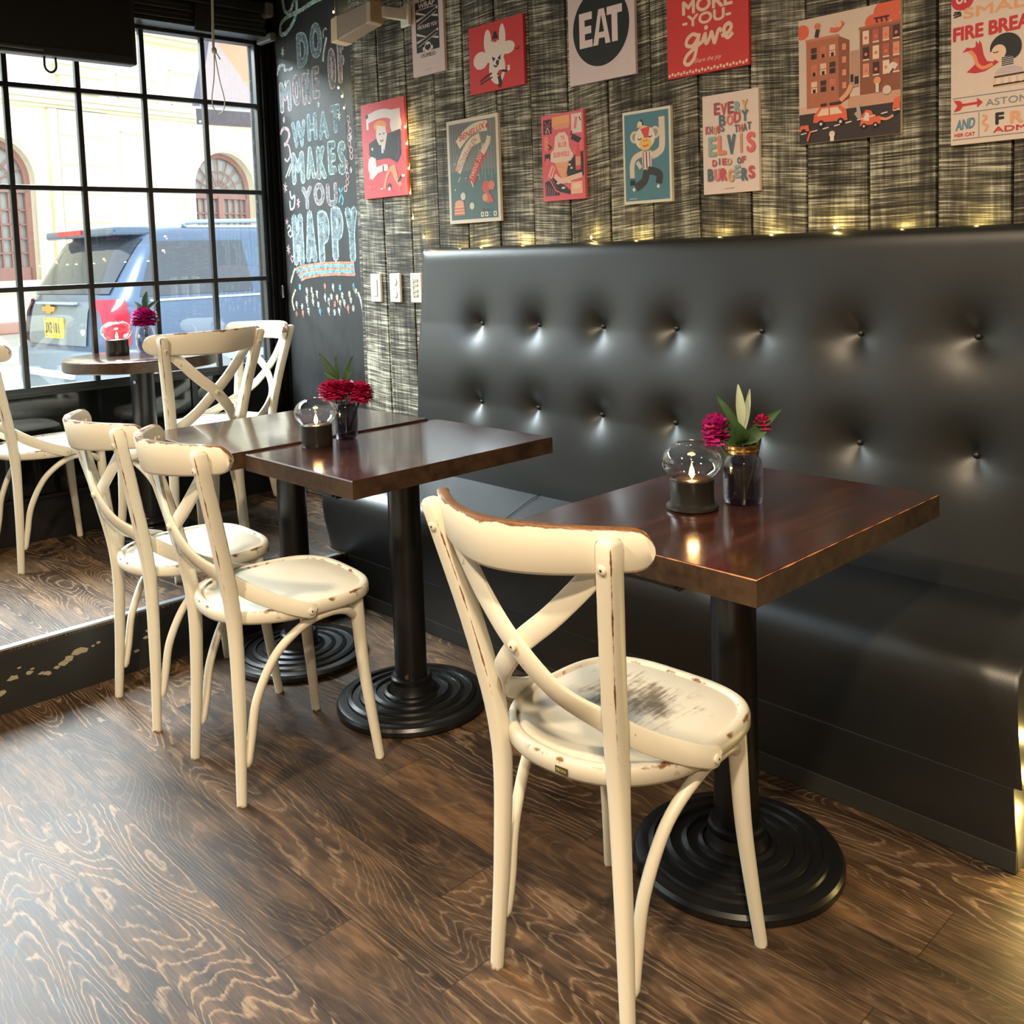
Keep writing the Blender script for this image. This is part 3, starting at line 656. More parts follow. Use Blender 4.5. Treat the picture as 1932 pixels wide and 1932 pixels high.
p.P([(.44, .375), (.47, .47), (.74, .47), (.78, .375)], (232, 190, 160)); p.C(.605, .47, .135, (206, 186, 190), .04); p.S([(.455, .44), (.755, .445)], .015, DK, False); p.S([(.445, .385), (.775, .39)], .015, DK, False)
for k in range(4): p.C(.50 + .075 * k, .412, .028, WHT)
for v in (.325, .245, .035): p.S([(.02, v), (1, v + .004)], .006, SL, False)
p.P([(.03, .255), (.07, .285), (.03, .315), (.10, .31), (.13, .292), (.28, .295), (.28, .315), (.34, .289), (.28, .265), (.28, .283), (.13, .28), (.10, .26)], RD)
p.T('ASTONISHING!', .37, .265, 1.0, .30, SL, .0, 0, .005); p.S([(.30, .035), (.30, .235)], .006, SL, False)
p.T('AND', .05, .105, .26, .19, (96, 140, 160), .03, .2, .01); p.T('HER CAT', .04, .055, .26, .085, RD, .03)
p.T('F', .47, .12, .56, .215, DK, .05); p.T('R', .62, .12, .75, .215, TN, .05); p.T('E', .80, .12, .90, .215, RD, .05); p.T('E', .91, .12, .99, .215, DK, .05); p.T('ADMISSION', .45, .06, 1.0, .105, RD, .03); p.S([(.34, .21), (.38, .19), (.34, .15), (.39, .12), (.36, .08)], .018, TN)
p.vm = None
p.done('cream circus poster reading FIRE BREATHER, cut off at the right edge')

p = Poster(-3.391, -3.095, 1.554, 1.943, PKR); p.h = .389
GW, CH, SK = (224, 214, 208), (54, 56, 60), (232, 160, 116)
p.S([(.14, .84), (.40, .87), (.62, .86), (.82, .80)], .12, GW); p.C(.80, .74, .13, GW, .13); p.P([(.70, .89), (.90, .89), (.92, .66), (.70, .66)], GW); p.R(.12, .73, .17, .84, (238, 230, 224)); p.C(.14, .87, .03, (60, 60, 66))
p.P([(.16, .58), (.40, .64), (.68, .66), (.90, .68), (.90, .42), (.80, .34), (.62, .40), (.30, .40), (.16, .46)], CH); p.S([(.84, .60), (.84, .46), (.78, .38)], .02, (80, 82, 86)); p.P([(.42, .64), (.52, .48), (.60, .66)], GW)
p.C(.46, .66, .12, (224, 206, 196), .15); p.C(.44, .75, .15, (238, 148, 70), .07); p.P([(.36, .76), (.36, .62), (.40, .55), (.53, .55), (.57, .63), (.57, .73)], (224, 206, 196)); p.S([(.41, .66), (.45, .665)], .015, DK, False); p.S([(.50, .66), (.54, .665)], .015, DK, False); p.S([(.43, .60), (.47, .585), (.51, .60)], .02, (150, 90, 80)); p.R(.45, .46, .50, .55, GW)
p.C(.22, .34, .1, GW, .13); p.P([(.14, .42), (.31, .42), (.30, .27), (.15, .20)], GW); p.S([(.18, .22), (.34, .29), (.54, .31)], .09, GW); p.R(.46, .27, .49, .33, (120, 60, 60)); p.C(.54, .305, .05, GW)
p.S([(.62, .28), (.54, .20), (.48, .09)], .05, SK); p.S([(.70, .32), (.74, .20), (.86, .10)], .07, SK); p.P([(.60, .30), (.74, .33), (.80, .20), (.70, .22)], SK); p.S([(.80, .14), (.88, .20)], .035, DK); p.C(.42, .09, .03, WHT, .015); p.C(.92, .20, .04, WHT, .02)
p.C(.60, .105, .045, (110, 60, 44)); p.C(.60, .08, .03, WHT); p.C(.14, .12, .02, (240, 120, 110)); p.C(.82, .07, .02, (240, 120, 110)); p.C(.24, .52, .02, WHT)
p.done('pinkish red poster of a man in a dark suit, nearest the light switches')

p = Poster(-2.840, -2.555, 1.424, 1.8085, (222, 212, 194)); p.h = .3845
TQ, CB = (86, 112, 110), (222, 204, 180)
p.R(.045, .035, .955, .965, TQ); p.R(.045, .50, .955, .965, (120, 124, 120))
for k in range(8): p.S([(.09 + .05 * k, .95), (.10 + .05 * k, .60 + .03 * (k % 3))], .02, (104, 96, 100), False)
for k in range(6): p.S([(.62 + .06 * k, .95), (.62 + .06 * k, .40 + .04 * (k % 2))], .022, (134, 140, 134), False)
p.S([(.22, .76), (.42, .86), (.62, .90), (.80, .90)], .13, CB); p.T('BENELUX', .26, .79, .76, .85, (202, 72, 66), .03, .1, .09); p.C(.80, .90, .03, (200, 70, 66))
p.S([(.20, .50), (.34, .66), (.48, .76), (.66, .80)], .12, CB)
def tilt(txt, a, b, c, d, rgb):
    vs, fs = text_geo(txt); p.up(); L = math.hypot((c - a) * p.w, (d - b) * p.h); e = Vector(((c - a) * p.w, (d - b) * p.h)) / L; q = Vector((-e.y, e.x))
    p.mb.add([p.fr(*(Vector((a * p.w, b * p.h)) + e * (L * x) + q * (.022 * y)), p.z()) for x, y in vs], fs, p.c(rgb))
tilt('BEELDVERHALEN', .19, .485, .60, .775, (176, 72, 66))
p.S([(.46, .38), (.60, .56), (.74, .68)], .12, (204, 62, 56)); p.S([(.70, .65), (.80, .74), (.83, .80)], .08, CB); p.S([(.46, .40), (.50, .34)], .02, CB); tilt('TWINS 2012', .49, .40, .72, .66, CB)
p.S([(.25, .45), (.2, .40)], .012, CB); p.S([(.72, .74), (.68, .66), (.74, .70)], .02, CB)
p.P([(.10, .08), (.12, .19), (.30, .19), (.32, .08)], (214, 120, 96)); p.C(.21, .19, .09, (230, 160, 130), .05); 
for k in range(3): p.S([(.11, .10 + .03 * k), (.31, .10 + .03 * k)], .012, (234, 190, 160), False)
p.C(.29, .26, .05, (214, 206, 186)); p.C(.46, .16, .045, (214, 206, 186)); p.C(.75, .33, .08, (206, 92, 78)); p.C(.85, .34, .06, (214, 120, 100)); p.S([(.76, .28), (.80, .20), (.70, .22)], .06, (206, 92, 78)); p.S([(.80, .26), (.86, .18)], .05, (206, 92, 78)); p.C(.72, .23, .05, (222, 150, 120)); p.S([(.66, .12), (.8, .11)], .03, (96, 90, 80))
for k, cc in enumerate([(226, 220, 206), (226, 220, 206), (80, 140, 180), (226, 220, 206)]): p.R(.63 + .08 * k, .05, .69 + .08 * k, .095, cc); p.R(.65 + .08 * k, .06, .67 + .08 * k, .085, DK)
for u, v in ((.5, .75), (.14, .33), (.36, .43), (.6, .45), (.15, .58), (.52, .48)): p.C(u, v, .012, CB)
p.done('teal illustrated poster with white border reading BENELUX')

p = Poster(-2.338, -2.1445, 1.478, 1.7665, (232, 108, 120)); p.h = .2885
PK, SAL, GR = (238, 120, 130), (240, 160, 128), (58, 60, 64)
p.R(.05, .78, .25, .95, GR)
for k in range(3): p.S([(.08, .93 - .05 * k), (.15, .87 - .04 * k), (.22, .93 - .05 * k)], .012, PK, False)
p.S([(.10, .79), (.15, .86), (.20, .79)], .015, WHT, False)
p.R(.27, .85, .68, .97, (244, 176, 120)); p.R(.30, .82, .66, .88, SAL); p.R(.72, .75, .96, .97, WHT); p.S([(.80, .80), (.84, .93)], .06, (238, 130, 140)); p.S([(.90, .93), (.94, .88)], .02, GR)
p.P([(.5, .42), (.68, .44), (.98, .62), (.98, .26), (.62, .26)], GR); p.S([(.72, .72), (.84, .68), (.97, .64)], .10, GR); p.S([(.70, .73), (.73, .78)], .03, GR); p.P([(.68, .50), (.98, .70), (.98, .54)], PK)
p.P([(.20, .46), (.22, .56), (.30, .60), (.33, .74), (.42, .78), (.56, .78), (.64, .72), (.66, .60), (.74, .52), (.74, .48), (.62, .44), (.38, .42)], (240, 214, 196)); p.P([(.30, .44), (.64, .44), (.52, .18)], (240, 176, 136)); p.S([(.34, .40), (.60, .36)], .02, SAL, False); p.S([(.38, .34), (.58, .29)], .02, SAL, False)
p.T('TE', .46, .69, .56, .74, PK, .03); p.T('BLOB', .40, .61, .60, .67, PK, .03); p.T('SLUSH ROLLS', .28, .50, .66, .56, PK, .03)
for v in (.62, .67, .72): p.C(.12, v, .05, SAL); p.C(.12, v, .025, PK)
p.S([(.15, .66), (.23, .62), (.15, .60)], .02, GR); p.R(.07, .47, .2, .55, GR); p.R(.09, .42, .18, .50, PK); p.S([(.18, .27), (.28, .40)], .11, (244, 190, 170)); p.S([(.19, .28), (.28, .39)], .04, PK, False)
p.P([(.80, .56), (.80, .33), (.92, .33), (.92, .56)], (232, 92, 96)); p.R(.83, .56, .89, .62, (232, 92, 96)); p.R(.80, .38, .92, .48, SAL)
for u, v in ((.68, .46), (.66, .40), (.70, .36)): p.C(u, v, .03, WHT, .02)
p.P([(.06, .06), (.06, .22), (.2, .26), (.40, .10), (.40, .06)], GR)
for k in range(5): p.S([(.07 + .05 * k, .06), (.09 + .05 * k, .20 - .02 * k)], .01, PK, False)
p.S([(.05, .24), (.18, .24), (.32, .12), (.45, .09)], .025, PK); p.P([(.34, .26), (.66, .10), (.66, .06), (.40, .10), (.22, .27)], GR); p.S([(.3, .29), (.46, .22), (.66, .24), (.95, .27)], .09, (244, 200, 184)); p.R(.68, .06, .95, .20, (244, 190, 160)); p.C(.81, .15, .1, (246, 214, 190), .05)
for u, v in ((.38, .20), (.50, .14), (.64, .20)): p.C(u, v, .045, WHT, .02)
p.done('small pink collage poster with a pale ice cream cone')

p = Poster(-1.980, -1.793, 1.446, 1.7325, (224, 220, 204)); p.h = .2865
BL, BG = (86, 132, 146), (222, 206, 186)
p.R(.04, .03, .96, .97, BL)
p.S([(.60, .50), (.74, .53), (.82, .60), (.82, .87)], .12, BG); p.R(.76, .87, .88, .90, (232, 206, 170)); p.S([(.44, .54), (.26, .50), (.19, .42), (.19, .28)], .10, BG); p.R(.14, .20, .25, .255, DK); p.R(.14, .262, .25, .27, DK)
p.C(.26, .72, .10, BG); p.C(.68, .745, .10, BG); p.C(.26, .72, .06, (150, 160, 160)); p.C(.68, .745, .06, (150, 160, 160)); p.C(.47, .70, .21, (232, 220, 200), .19); p.C(.48, .635, .13, (240, 190, 110), .11); p.P([(.38, .80), (.58, .82), (.54, .70), (.46, .70)], (222, 82, 78))
p.S([(.32, .70), (.36, .685), (.40, .70)], .018, DK); p.S([(.54, .715), (.58, .70), (.62, .715)], .018, DK); p.S([(.43, .62), (.48, .61), (.54, .625)], .025, (220, 100, 70)); p.C(.46, .67, .01, DK); p.C(.51, .67, .01, DK)
p.P([(.33, .83), (.40, .91), (.46, .83)], DK); p.C(.37, .85, .05, WHT); p.R(.31, .815, .48, .835, (232, 196, 120))
p.P([(.40, .55), (.60, .56), (.60, .37), (.42, .36)], (224, 214, 206))
for k in range(3): p.S([(.43 + .065 * k, .55), (.44 + .065 * k, .37)], .02, (190, 80, 80) if k % 2 == 0 else DK, False)
p.S([(.50, .35), (.44, .24), (.26, .17)], .14, (64, 62, 60)); p.S([(.52, .35), (.66, .33), (.76, .29), (.74, .20)], .13, (64, 62, 60)); p.C(.22, .155, .03, WHT); p.C(.73, .17, .03, WHT); p.S([(.30, .45), (.38, .38)], .07, BG)
p.S([(.12, .055), (.28, .055)], .015, (170, 200, 206), False)
p.done('blue poster with white border, dancing monkey in a small hat')

p = Poster(-1.677, -1.490, 1.4565, 1.741, (230, 210, 200)); p.h = .2845
CR_, TE, OC = (212, 84, 88), (88, 116, 128), (226, 170, 120)
def row(txt, u0, u1, v0, v1, cols, b=.035, jit=.02):
    n = len(txt); q = random.Random(txt)
    for i, ch in enumerate(txt):
        if ch == ' ': continue
        a = u0 + (u1 - u0) * i / n; bb = u0 + (u1 - u0) * (i + .88) / n; dv = q.uniform(-jit, jit)
        if ch == 'I': a, bb = (a * .62 + bb * .38), (a * .38 + bb * .62)
        p.T(ch, a + .012, v0 + dv - .006, bb + .012, v1 + dv - .006, (140, 120, 120), b); p.T(ch, a, v0 + dv, bb, v1 + dv, cols[i % len(cols)], b)
row('EVERY', .21, .83, .80, .92, [(176, 84, 96), CR_, (160, 80, 90), (140, 176, 170), OC]); row('BODY', .30, .84, .68, .79, [TE, (236, 130, 110), CR_, TE]); row('KNOWS', .05, .40, .61, .69, [CR_, (150, 120, 130), OC, CR_, (120, 110, 120)], .03, .012); row('THAT', .58, .88, .60, .675, [TE, CR_, (120, 100, 110), TE], .03, .01)
row('ELVIS', .10, .96, .38, .58, [(146, 176, 160), (230, 140, 110), TE, OC, (232, 106, 106)], .045, .015); row('DIED', .17, .53, .285, .35, [CR_, TE, CR_, OC], .03, .008); row('OF', .62, .78, .285, .35, [TE, CR_], .03, .005); row('BURGERS', .08, .94, .13, .255, [TE, (234, 120, 124), CR_, OC, (150, 176, 170), TE, CR_], .045, .02)
p.S([(.40, .045), (.57, .05)], .006, (150, 130, 124), False)
p.done('white poster of colourful hand lettering ending in the word BURGERS')

# ------------------------------------------------------------------ wall plates, speaker
def plate(x, label, kind):
    t = thing('wall_plate', label, 'wall plate', (x, 2.41, 1.18), 0, 'white plates on the plank wall')
    m = MB(); m.box(-.036, .036, -.012, .0, -.06, .06); m.build('cover', WHITEP, t, 0, .004)
    if kind == 0:
        m = MB(); m.box(-.015, .015, -.015, -.010, -.035, .035); m.build('rocker', mat('switch_rocker', (214, 211, 200), .35), t, 0, .002)
    elif kind == 1:
        for z in (-.026, .026):
            m = MB(); m.tube([(0, -.0145, z), (0, -.010, z)], .016, 16); m.build('socket', mat('switch_rocker', (214, 211, 200), .35), t, 30)
    else:
        m = MB()
        for z in (-.03, -.012, .012, .03): m.box(-.012, .014, -.0145, -.011, z - .006, z + .006)
        m.box(-.016, -.012, -.0145, -.011, -.038, .038); m.build('rocker', mat('beige_rocker', (196, 188, 160), .4), t, 0, .001)
plate(-3.345, 'plain white switch plate, leftmost of the three beside the bench', 0)
plate(-3.210, 'white socket plate in the middle of the row of three', 1)
plate(-3.070, 'white plate with double rockers, touching the bench back edge', 2)

t = thing('wall_speaker', 'beige angled speaker with mesh grille mounted high beside the chalkboard', 'speaker', (-3.215, 2.275, 2.235), -.10)
prof = [(-.038, -.048), (.030, -.055), (.052, -.02), (.048, .032), (.02, .055), (-.034, .048)]
tl = lambda x, a, b: (x, a, b + .05 * x)
m = MB(); m.rings([[tl(x, a * s_, b * s_) for a, b in prof] for x, s_ in ((-.10, 1.0), (.13, .84))]); m.build('body', mat('speaker_mesh', (142, 124, 108), .6, 0, .25, 220), t, 20, .004)
m = MB(); m.rings([[tl(x, a * s_, b * s_) for a, b in prof] for x, s_ in ((-.160, .86), (-.153, 1.0), (-.11, 1.04), (-.098, 1.02))]); m.build('end_cap', mat('speaker_beige', (208, 182, 152), .5), t, 20, .003)
m = MB(); m.rings([[tl(x, a * s_, b * s_) for a, b in prof] for x, s_ in ((.125, .87), (.155, .82))]); m.build('end_cap', mat('speaker_beige2', (176, 154, 128), .5), t, 20, .003)
m = MB(); m.box(.145, .17, .02, .13, -.012, .03); m.box(.13, .19, .118, .132, -.035, .045); m.build('bracket', WHITEP, t, 0, .003)

# ------------------------------------------------------------------ bench
bench = thing('banquette', 'long black leather banquette with tufted back along the plank wall', 'bench', (-1.9, 2.2, 0))
BO = (1.9, -2.2, 0)
BX0, BX1 = -2.985, -0.655
def yback(z): return 2.28 + (z - .48) * .0935
btn = [(-2.648 + .2933 * i, 1.052 + .0028 * i) for i in range(7)] + [(-2.636 + .2925 * i, 0.765 + .004 * i) for i in range(7)]
btn = [(x, z) for x, z in btn if x < BX1 - .05]
def ybk(x, z):
    y = yback(z)
    e = min(x - BX0, BX1 - x, 1.332 - z)
    R = .045
    if e < R: y += .02 * (1 - math.sqrt(max(0, 1 - ((R - max(e, 0)) / R) ** 2)))
    for bx, bz in btn:
        r = math.hypot(x - bx, z - bz)
        if r < .3: y += .046 * math.exp(-(r / .058) ** 1.15) 
    # soft swell between the rows of buttons
    y -= .006 * sin(max(0, min(1, (z - .76) / .29)) * pi) + .004 * mnoise.noise(Vector((x * 3, z * 3, 2)))
    return y
nx, nz = 252, 100
xs = [BX0 + (BX1 - BX0) * i / nx for i in range(nx + 1)]; zs = [.43 + (1.332 - .43) * j / nz for j in range(nz + 1)]
m = MB(); vs = [(x, ybk(x, z), z) for z in zs for x in xs]; fs = [(j * (nx + 1) + i, j * (nx + 1) + i + 1, (j + 1) * (nx + 1) + i + 1, (j + 1) * (nx + 1) + i) for j in range(nz) for i in range(nx)]
b0 = len(vs); N = nx + 1
vs += [(x, 2.384, .43) for x in xs] + [(x, 2.384, 1.332) for x in xs]
for i in range(nx): fs += [(i + 1, i, b0 + i, b0 + i + 1), (nz * N + i, nz * N + i + 1, b0 + N + i + 1, b0 + N + i), (b0 + i, b0 + N + i, b0 + N + i + 1, b0 + i + 1)]
fs.append(tuple(j * N for j in range(nz + 1)) + (b0 + N, b0)); fs.append(tuple(j * N + nx for j in range(nz, -1, -1)) + (b0 + nx, b0 + N + nx))
m.add(vs, fs); m.build('backrest', LEATHER, bench, 50, loc=BO)
for bx, bz in btn:
    m = MB(); m.sphere((0, 0, 0), .0085, 0, 14, 8); m.build('tuft_button', LEATHER, bench, 60, loc=(bx + 1.9, ybk(bx, bz) - 2.2 - .005, bz))
prof = [(2.33, .485), (2.25, .478), (2.12, .470), (2.04, .462), (2.0, .452), (1.975, .434), (1.963, .405), (1.962, .37), (1.97, .30), (1.985, .24), (1.9925, .1945), (2.33, .1945)]
def seatprof(s_, x):
    cy, cz = 2.15, .33
    return [(x, cy + (y - cy) * (1 - .5 * s_) + .0 * s_, cz + (z - cz) * (1 - s_) if z > .3 else z) for y, z in prof]
m = MB(); rg = []
for x, s_ in [(-3.175, .30), (-3.17, .16), (-3.155, .07), (-3.13, .02), (-3.09, 0)] + [(-3.0 + .1 * k, 0) for k in range(23)] + [(-.668, .0), (-.660, .012), (-.657, .03)]:
    rg.append(seatprof(s_, x))
m.rings(rg); m.build('seat_cushion', LEATHER, bench, 50, loc=BO)
m = MB(); m.add(*[[(x, y, z) for x in (-3.04, -.672) for y, z in ((1.9925, .1945), (2.018, .0), (2.40, .0), (2.40, .43), (2.335, .43), (2.335, .194))], [(0, 1, 2, 3, 4, 5), (6, 7, 8, 9, 10, 11)] + [(i, (i + 1) % 6, 6 + (i + 1) % 6, 6 + i) for i in range(6)]]); m.build('base', LEATHER, bench, 0, .004, loc=BO)
m = MB(); m.box(-3.04, -.6725, 2.0105, 2.0165, .0, .05); m.build('kick_strip', mat('kick_strip', (46, 46, 42), .5), bench, 0, .003, loc=BO)
m = MB(); m.tube(cr([(-2.3, 2.335, .486), (-2.28, 2.25, .482), (-2.23, 2.12, .474), (-2.2, 2.03, .463), (-2.19, 1.985, .444), (-2.19, 1.964, .40), (-2.19, 1.975, .28)], 5), .0012, 6); m.build('seam', BLACKM, bench, loc=BO)

# ------------------------------------------------------------------ chairs
CS = 1.045
def V(*p): return Vector(p) * CS
def prof_leg(path, sizes, e, mb, wearamt=0.5, top=True, n=16):
    rings = []; wr = []
    X, Y = Vector((1, 0, 0)), Vector((0, 1, 0))
    for i, (p, s_) in enumerate(zip(path, sizes)):
        rings.append(sect(p, X, Y, s_[0] * CS, s_[1] * CS, e[i], n))
        wr.append([(0.34 + .5 * max(0, (e[i] - 2.3) / 2)) if k % 4 == 2 else .12 for k in range(n)])
    if top:
        p, s_ = path[-1], sizes[-1]
        rings.append(sect(p + V(0, 0, .007), X, Y, s_[0] * CS * .82, s_[1] * CS * .82, e[-1], n)); wr.append([.62] * n)
        rings.append(sect(p + V(0, 0, .0105), X, Y, s_[0] * CS * .45, s_[1] * CS * .45, e[-1], n)); wr.append([.35] * n)
    wr[0] = [.8] * n
    mb.rings(rings, 0, True, wr)
def screw(mb, c, d, r=.0082):
    c = Vector(c); d = Vector(d).normalized(); mb.tube([c - d * .004, c + d * .002, c + d * .0032], [r, r, r * .7], 12); mb.tube([c + d * .002, c + d * .0036], [r * .28, r * .28], 6, 1)
def flat_sweep(mb, pts, nrm, wid, th, wear=.55):
    """flat strap: pts centre line, nrm outward normals, wid per point"""
    rings = []; wr = []
    for i, p in enumerate(pts):
        t = (pts[min(i + 1, len(pts) - 1)] - pts[max(i - 1, 0)]).normalized()
        n_ = nrm[i]; n_ = (n_ - t * n_.dot(t)).normalized(); b = t.cross(n_)
        w, h = wid[i] / 2, th / 2
        q = [(-w, -h * .6), (-w + h * .5, -h), (0, -h), (w - h * .5, -h), (w, -h * .6), (w, h * .6), (w - h * .5, h), (0, h), (-w + h * .5, h), (-w, h * .6)]
        rings.append([p + b * a + n_ * c for a, c in q]); wr.append([wear, .3, 0, .3, wear, wear, .3, 0, .3, wear])
    mb.rings(rings, 0, True, wr)
def seat_outline(s_, z, n=72):
    W_, yf, yr, yc = .192, .213, -.185, .035; out = []
    for k in range(n):
        t = 2 * pi * k / n; c, q = cos(t), sin(t); e = 3.2 if q > 0 else 2.3
        x = W_ * math.copysign(abs(c) ** (2 / e), c); y = math.copysign(abs(q) ** (2 / e), q) * ((yf - yc) if q > 0 else (yc - yr))
        out.append(V(x * s_, yc + y * s_, z))
    return out
def make_chair(label, worn=False):
    t = thing('crossback_chair', label, 'chair', (0, 0, 0), 0, 'cream crossback chairs')
    # rear legs run up into the back posts
    for s_ in (-1, 1):
        path = cr([V(s_ * .1446, -.1709, 0), V(s_ * .1326, -.1588, .22), V(s_ * .1277, -.1575, .42), V(s_ * .1455, -.186, .60), V(s_ * .1865, -.2388, .836)], 6)
        k = len(path); sz = []; ee = []
        for i, p in enumerate(path):
            z = p.z / CS
            r = .0115 + .0055 * min(1, z / .40)
            sz.append((r if z < .45 else .0165, r if z < .45 else .017)); ee.append(2.2 if z < .40 else min(4.5, 2.2 + (z - .40) * 16))
        m = MB(); prof_leg(path, sz, ee, m); leg = m.build('rear_leg', PAINT, t, 50)
        for c_, d_ in ((V(s_ * .1315, -.178, .505), (0, -1, -.15)), (V(s_ * .1795, -.2475, .80), (0, -1, -.2))): m = MB(); screw(m, c_, d_); m.build('screw', [PAINT, DARKW], leg, 40)
        # front leg, sabre curve
        path = cr([V(s_ * .1715, .1818, 0), V(s_ * .1605, .168, .13), V(s_ * .153, .156, .25), V(s_ * .1486, .1468, .42)], 6)
        m = MB(); prof_leg(path, [(.0115 + .0055 * min(1, p.z / CS / .38),) * 2 for p in path], [2.1] * len(path), m, top=False); m.build('front_leg', PAINT, t, 50)
        # bent side brace
        path = cr([V(s_ * .1395, -.150, .085), V(s_ * .1385, -.136, .15), V(s_ * .1425, -.118, .24), V(s_ * .153, -.070, .335), V(s_ * .168, -.002, .392), V(s_ * .174, .06, .407), V(s_ * .168, .105, .398), V(s_ * .156, .132, .378)], 6)
        m = MB(); m.tube(path, [(.006 if i == 0 else .0105) * CS for i in range(len(path))], 12); m.build('side_brace', PAINT, t, 60)
        # bent strap of the cross: post top -> crossing -> opposite post -> side of the seat
        d = -.005 * s_
        pts = cr([V(-s_ * .176, -.213, .822), V(-s_ * .13, -.222 + d, .768), V(-s_ * .065, -.233 + d, .70), V(0, -.2375 + d, .643), V(s_ * .062, -.215 + d * .6, .577), V(s_ * .108, -.165, .527), V(s_ * .1475, -.115, .488), V(s_ * .178, -.055, .455), V(s_ * .1955, -.012, .437), V(s_ * .199, .012, .4285)], 6)
        nr = []
        for i, p in enumerate(pts):
            u = i / (len(pts) - 1); f = max(0, min(1, (u - .40) / .36)); f = f * f * (3 - 2 * f)
            nr.append(Vector((s_ * f, -(1 - f) - .12, -.10 * (1 - f))).normalized())
        wd = [(.036 if 1 < i < len(pts) - 3 else (.024 if i in (0, len(pts) - 1) else .033)) * CS for i in range(len(pts))]
        m = MB(); flat_sweep(m, pts, nr, wd, .010 * CS, .5); st = m.build('cross_strap', PAINT, t, 40)
        for c_, d_ in [(V(s_ * .2045, .0, .432), (s_, 0, .05))] + ([(V(0, -.2505, .643), (0, -1, -.1))] if s_ > 0 else []): m = MB(); screw(m, c_, d_); m.build('screw', [PAINT, DARKW], st, 40)
    path = cr([V(-.138, .142, .372), V(-.105, .158, .394), V(-.05, .172, .404), V(0, .176, .406), V(.05, .172, .404), V(.105, .158, .394), V(.138, .142, .372)], 5)
    m = MB(); m.tube(path, .0095 * CS, 12); m.build('front_brace', PAINT, t, 60)
    # seat
    rr = [(.30, .4125, 0), (.9, .4125, 0), (.975, .414, .3), (1.0, .421, .5), (1.0, .436, .5), (.988, .444, .72), (.965, .4475, .55), (.93, .447, .15), (.918, .4458, .62), (.906, .4418, .66), (.89, .4412, .5), (.875, .4428, .1), (.6, .4418, 0), (.3, .4405, 0), (.04, .440, 0)]
    m = MB(); m.rings([seat_outline(a, z) for a, z, w in rr], 0, True, [w for a, z, w in rr]); m.build('seat', PAINTW if worn else PAINT, t, 50)
    # curved top rail
    rings = []; wr = []; n = 40; a_ = .222
    def rail(u):   # centre, half height, z centre
        y = -.292 + .112 * abs(u) ** 1.75; zt = .858 - .005 * u * u; zb = .778 + .014 * u * u
        k = 1.0 if abs(u) < .88 else (max(.02, 1 - ((abs(u) - .88) / .12) ** 2.4)) ** .5
        return a_ * u, y, (zt + zb) / 2, (zt - zb) / 2 * k
    us = [-1 + 2 * i / n for i in range(n + 1)]
    us = [math.copysign(1 - (1 - abs(u)) ** 1.9, u) for u in us]
    for u in us:
        x, y, zc, hh = rail(u); x2, y2, _, _ = rail(min(1, u + .01)); x1, y1, _, _ = rail(max(-1, u - .01))
        tx, ty = x2 - x1, y2 - y1; L = math.hypot(tx, ty); nx_, ny_ = -ty / L, tx / L; th = .0105
        c = []
        for (sn, szz) in ((-.7, -1), (.7, -1), (1, -.86), (1, 0), (1, .86), (.6, 1), (-.6, 1), (-1, .86), (-1, 0), (-1, -.86)):
            lean = -.16 * (szz * hh)
            c.append(V(x + nx_ * th * sn, y + ny_ * th * sn + lean, zc + hh * szz))
        rings.append(c); wr.append([.3, .3, .12, 0, .6 if worn else .45, 1.2 if worn else .86, 1.2 if worn else .86, .55, 0, .12])
    wr[0] = wr[-1] = [.8] * 10
    m = MB(); m.rings(rings, 0, True, wr); rl = m.build('top_rail', PAINT, t, 55)
    for s_ in (-1, 1): m = MB(); screw(m, V(s_ * .183, -.1985, .823), (-.2 * s_, 1, 0), .0045); m.build('screw', [PAINT, DARKW], rl, 40)
    return t
def put(c, x, y, rz, z=0.0, s_=1.0, label=None):
    c.location = (x, y, z); c.rotation_euler = (0, 0, rz); c.scale = (s_, s_, s_)
    if label: c['label'] = label
ch0 = make_chair('cream crossback chair in the foreground with a rubbed seat', True)
put(ch0, -1.1127, 1.2883, .0368, 0, 1.0)
m = MB(); m.box(-.006, .022, -.1, -.0985, -.006, .006); 
m = MB(); m.box(-.013, .013, -.0012, .0012, -.006, .006, 0); place_text(m, 'BJON', -.010, .010, -.003, .003, lambda u, v, h: Vector((u, -.0012 - h, v)), .0003, 1, .01)
m.build('maker_tag', [mat('tag_dark', (70, 62, 34), .4), mat('tag_pale', (186, 176, 130), .4)], ch0, 0, loc=(.035, -.1915, .447))
ch1 = make_chair('cream crossback chair at the middle table, nearer the camera of the pair')
ch2 = dup(ch1); ch3 = dup(ch1); ch4 = dup(ch1); ch5 = dup(ch1)
put(ch1, -2.2218, 1.2271, -.086)
put(ch2, -2.7531, 1.2379, -.0382, 0, .99, 'cream crossback chair nearest the raised platform step, behind the middle table chair')
put(ch3, -3.4062, 1.5378, 1.676, PH, .984, 'cream crossback chair on the platform with its back to the camera, at the round table')
put(ch4, -3.8788, 1.9495, 3.2577, PH, .944, 'cream crossback chair on the platform in the corner by the chalkboard')
put(ch5, -3.9275, 1.2249, .0653, PH, .957, 'cream crossback chair cut off by the left edge of the photo')

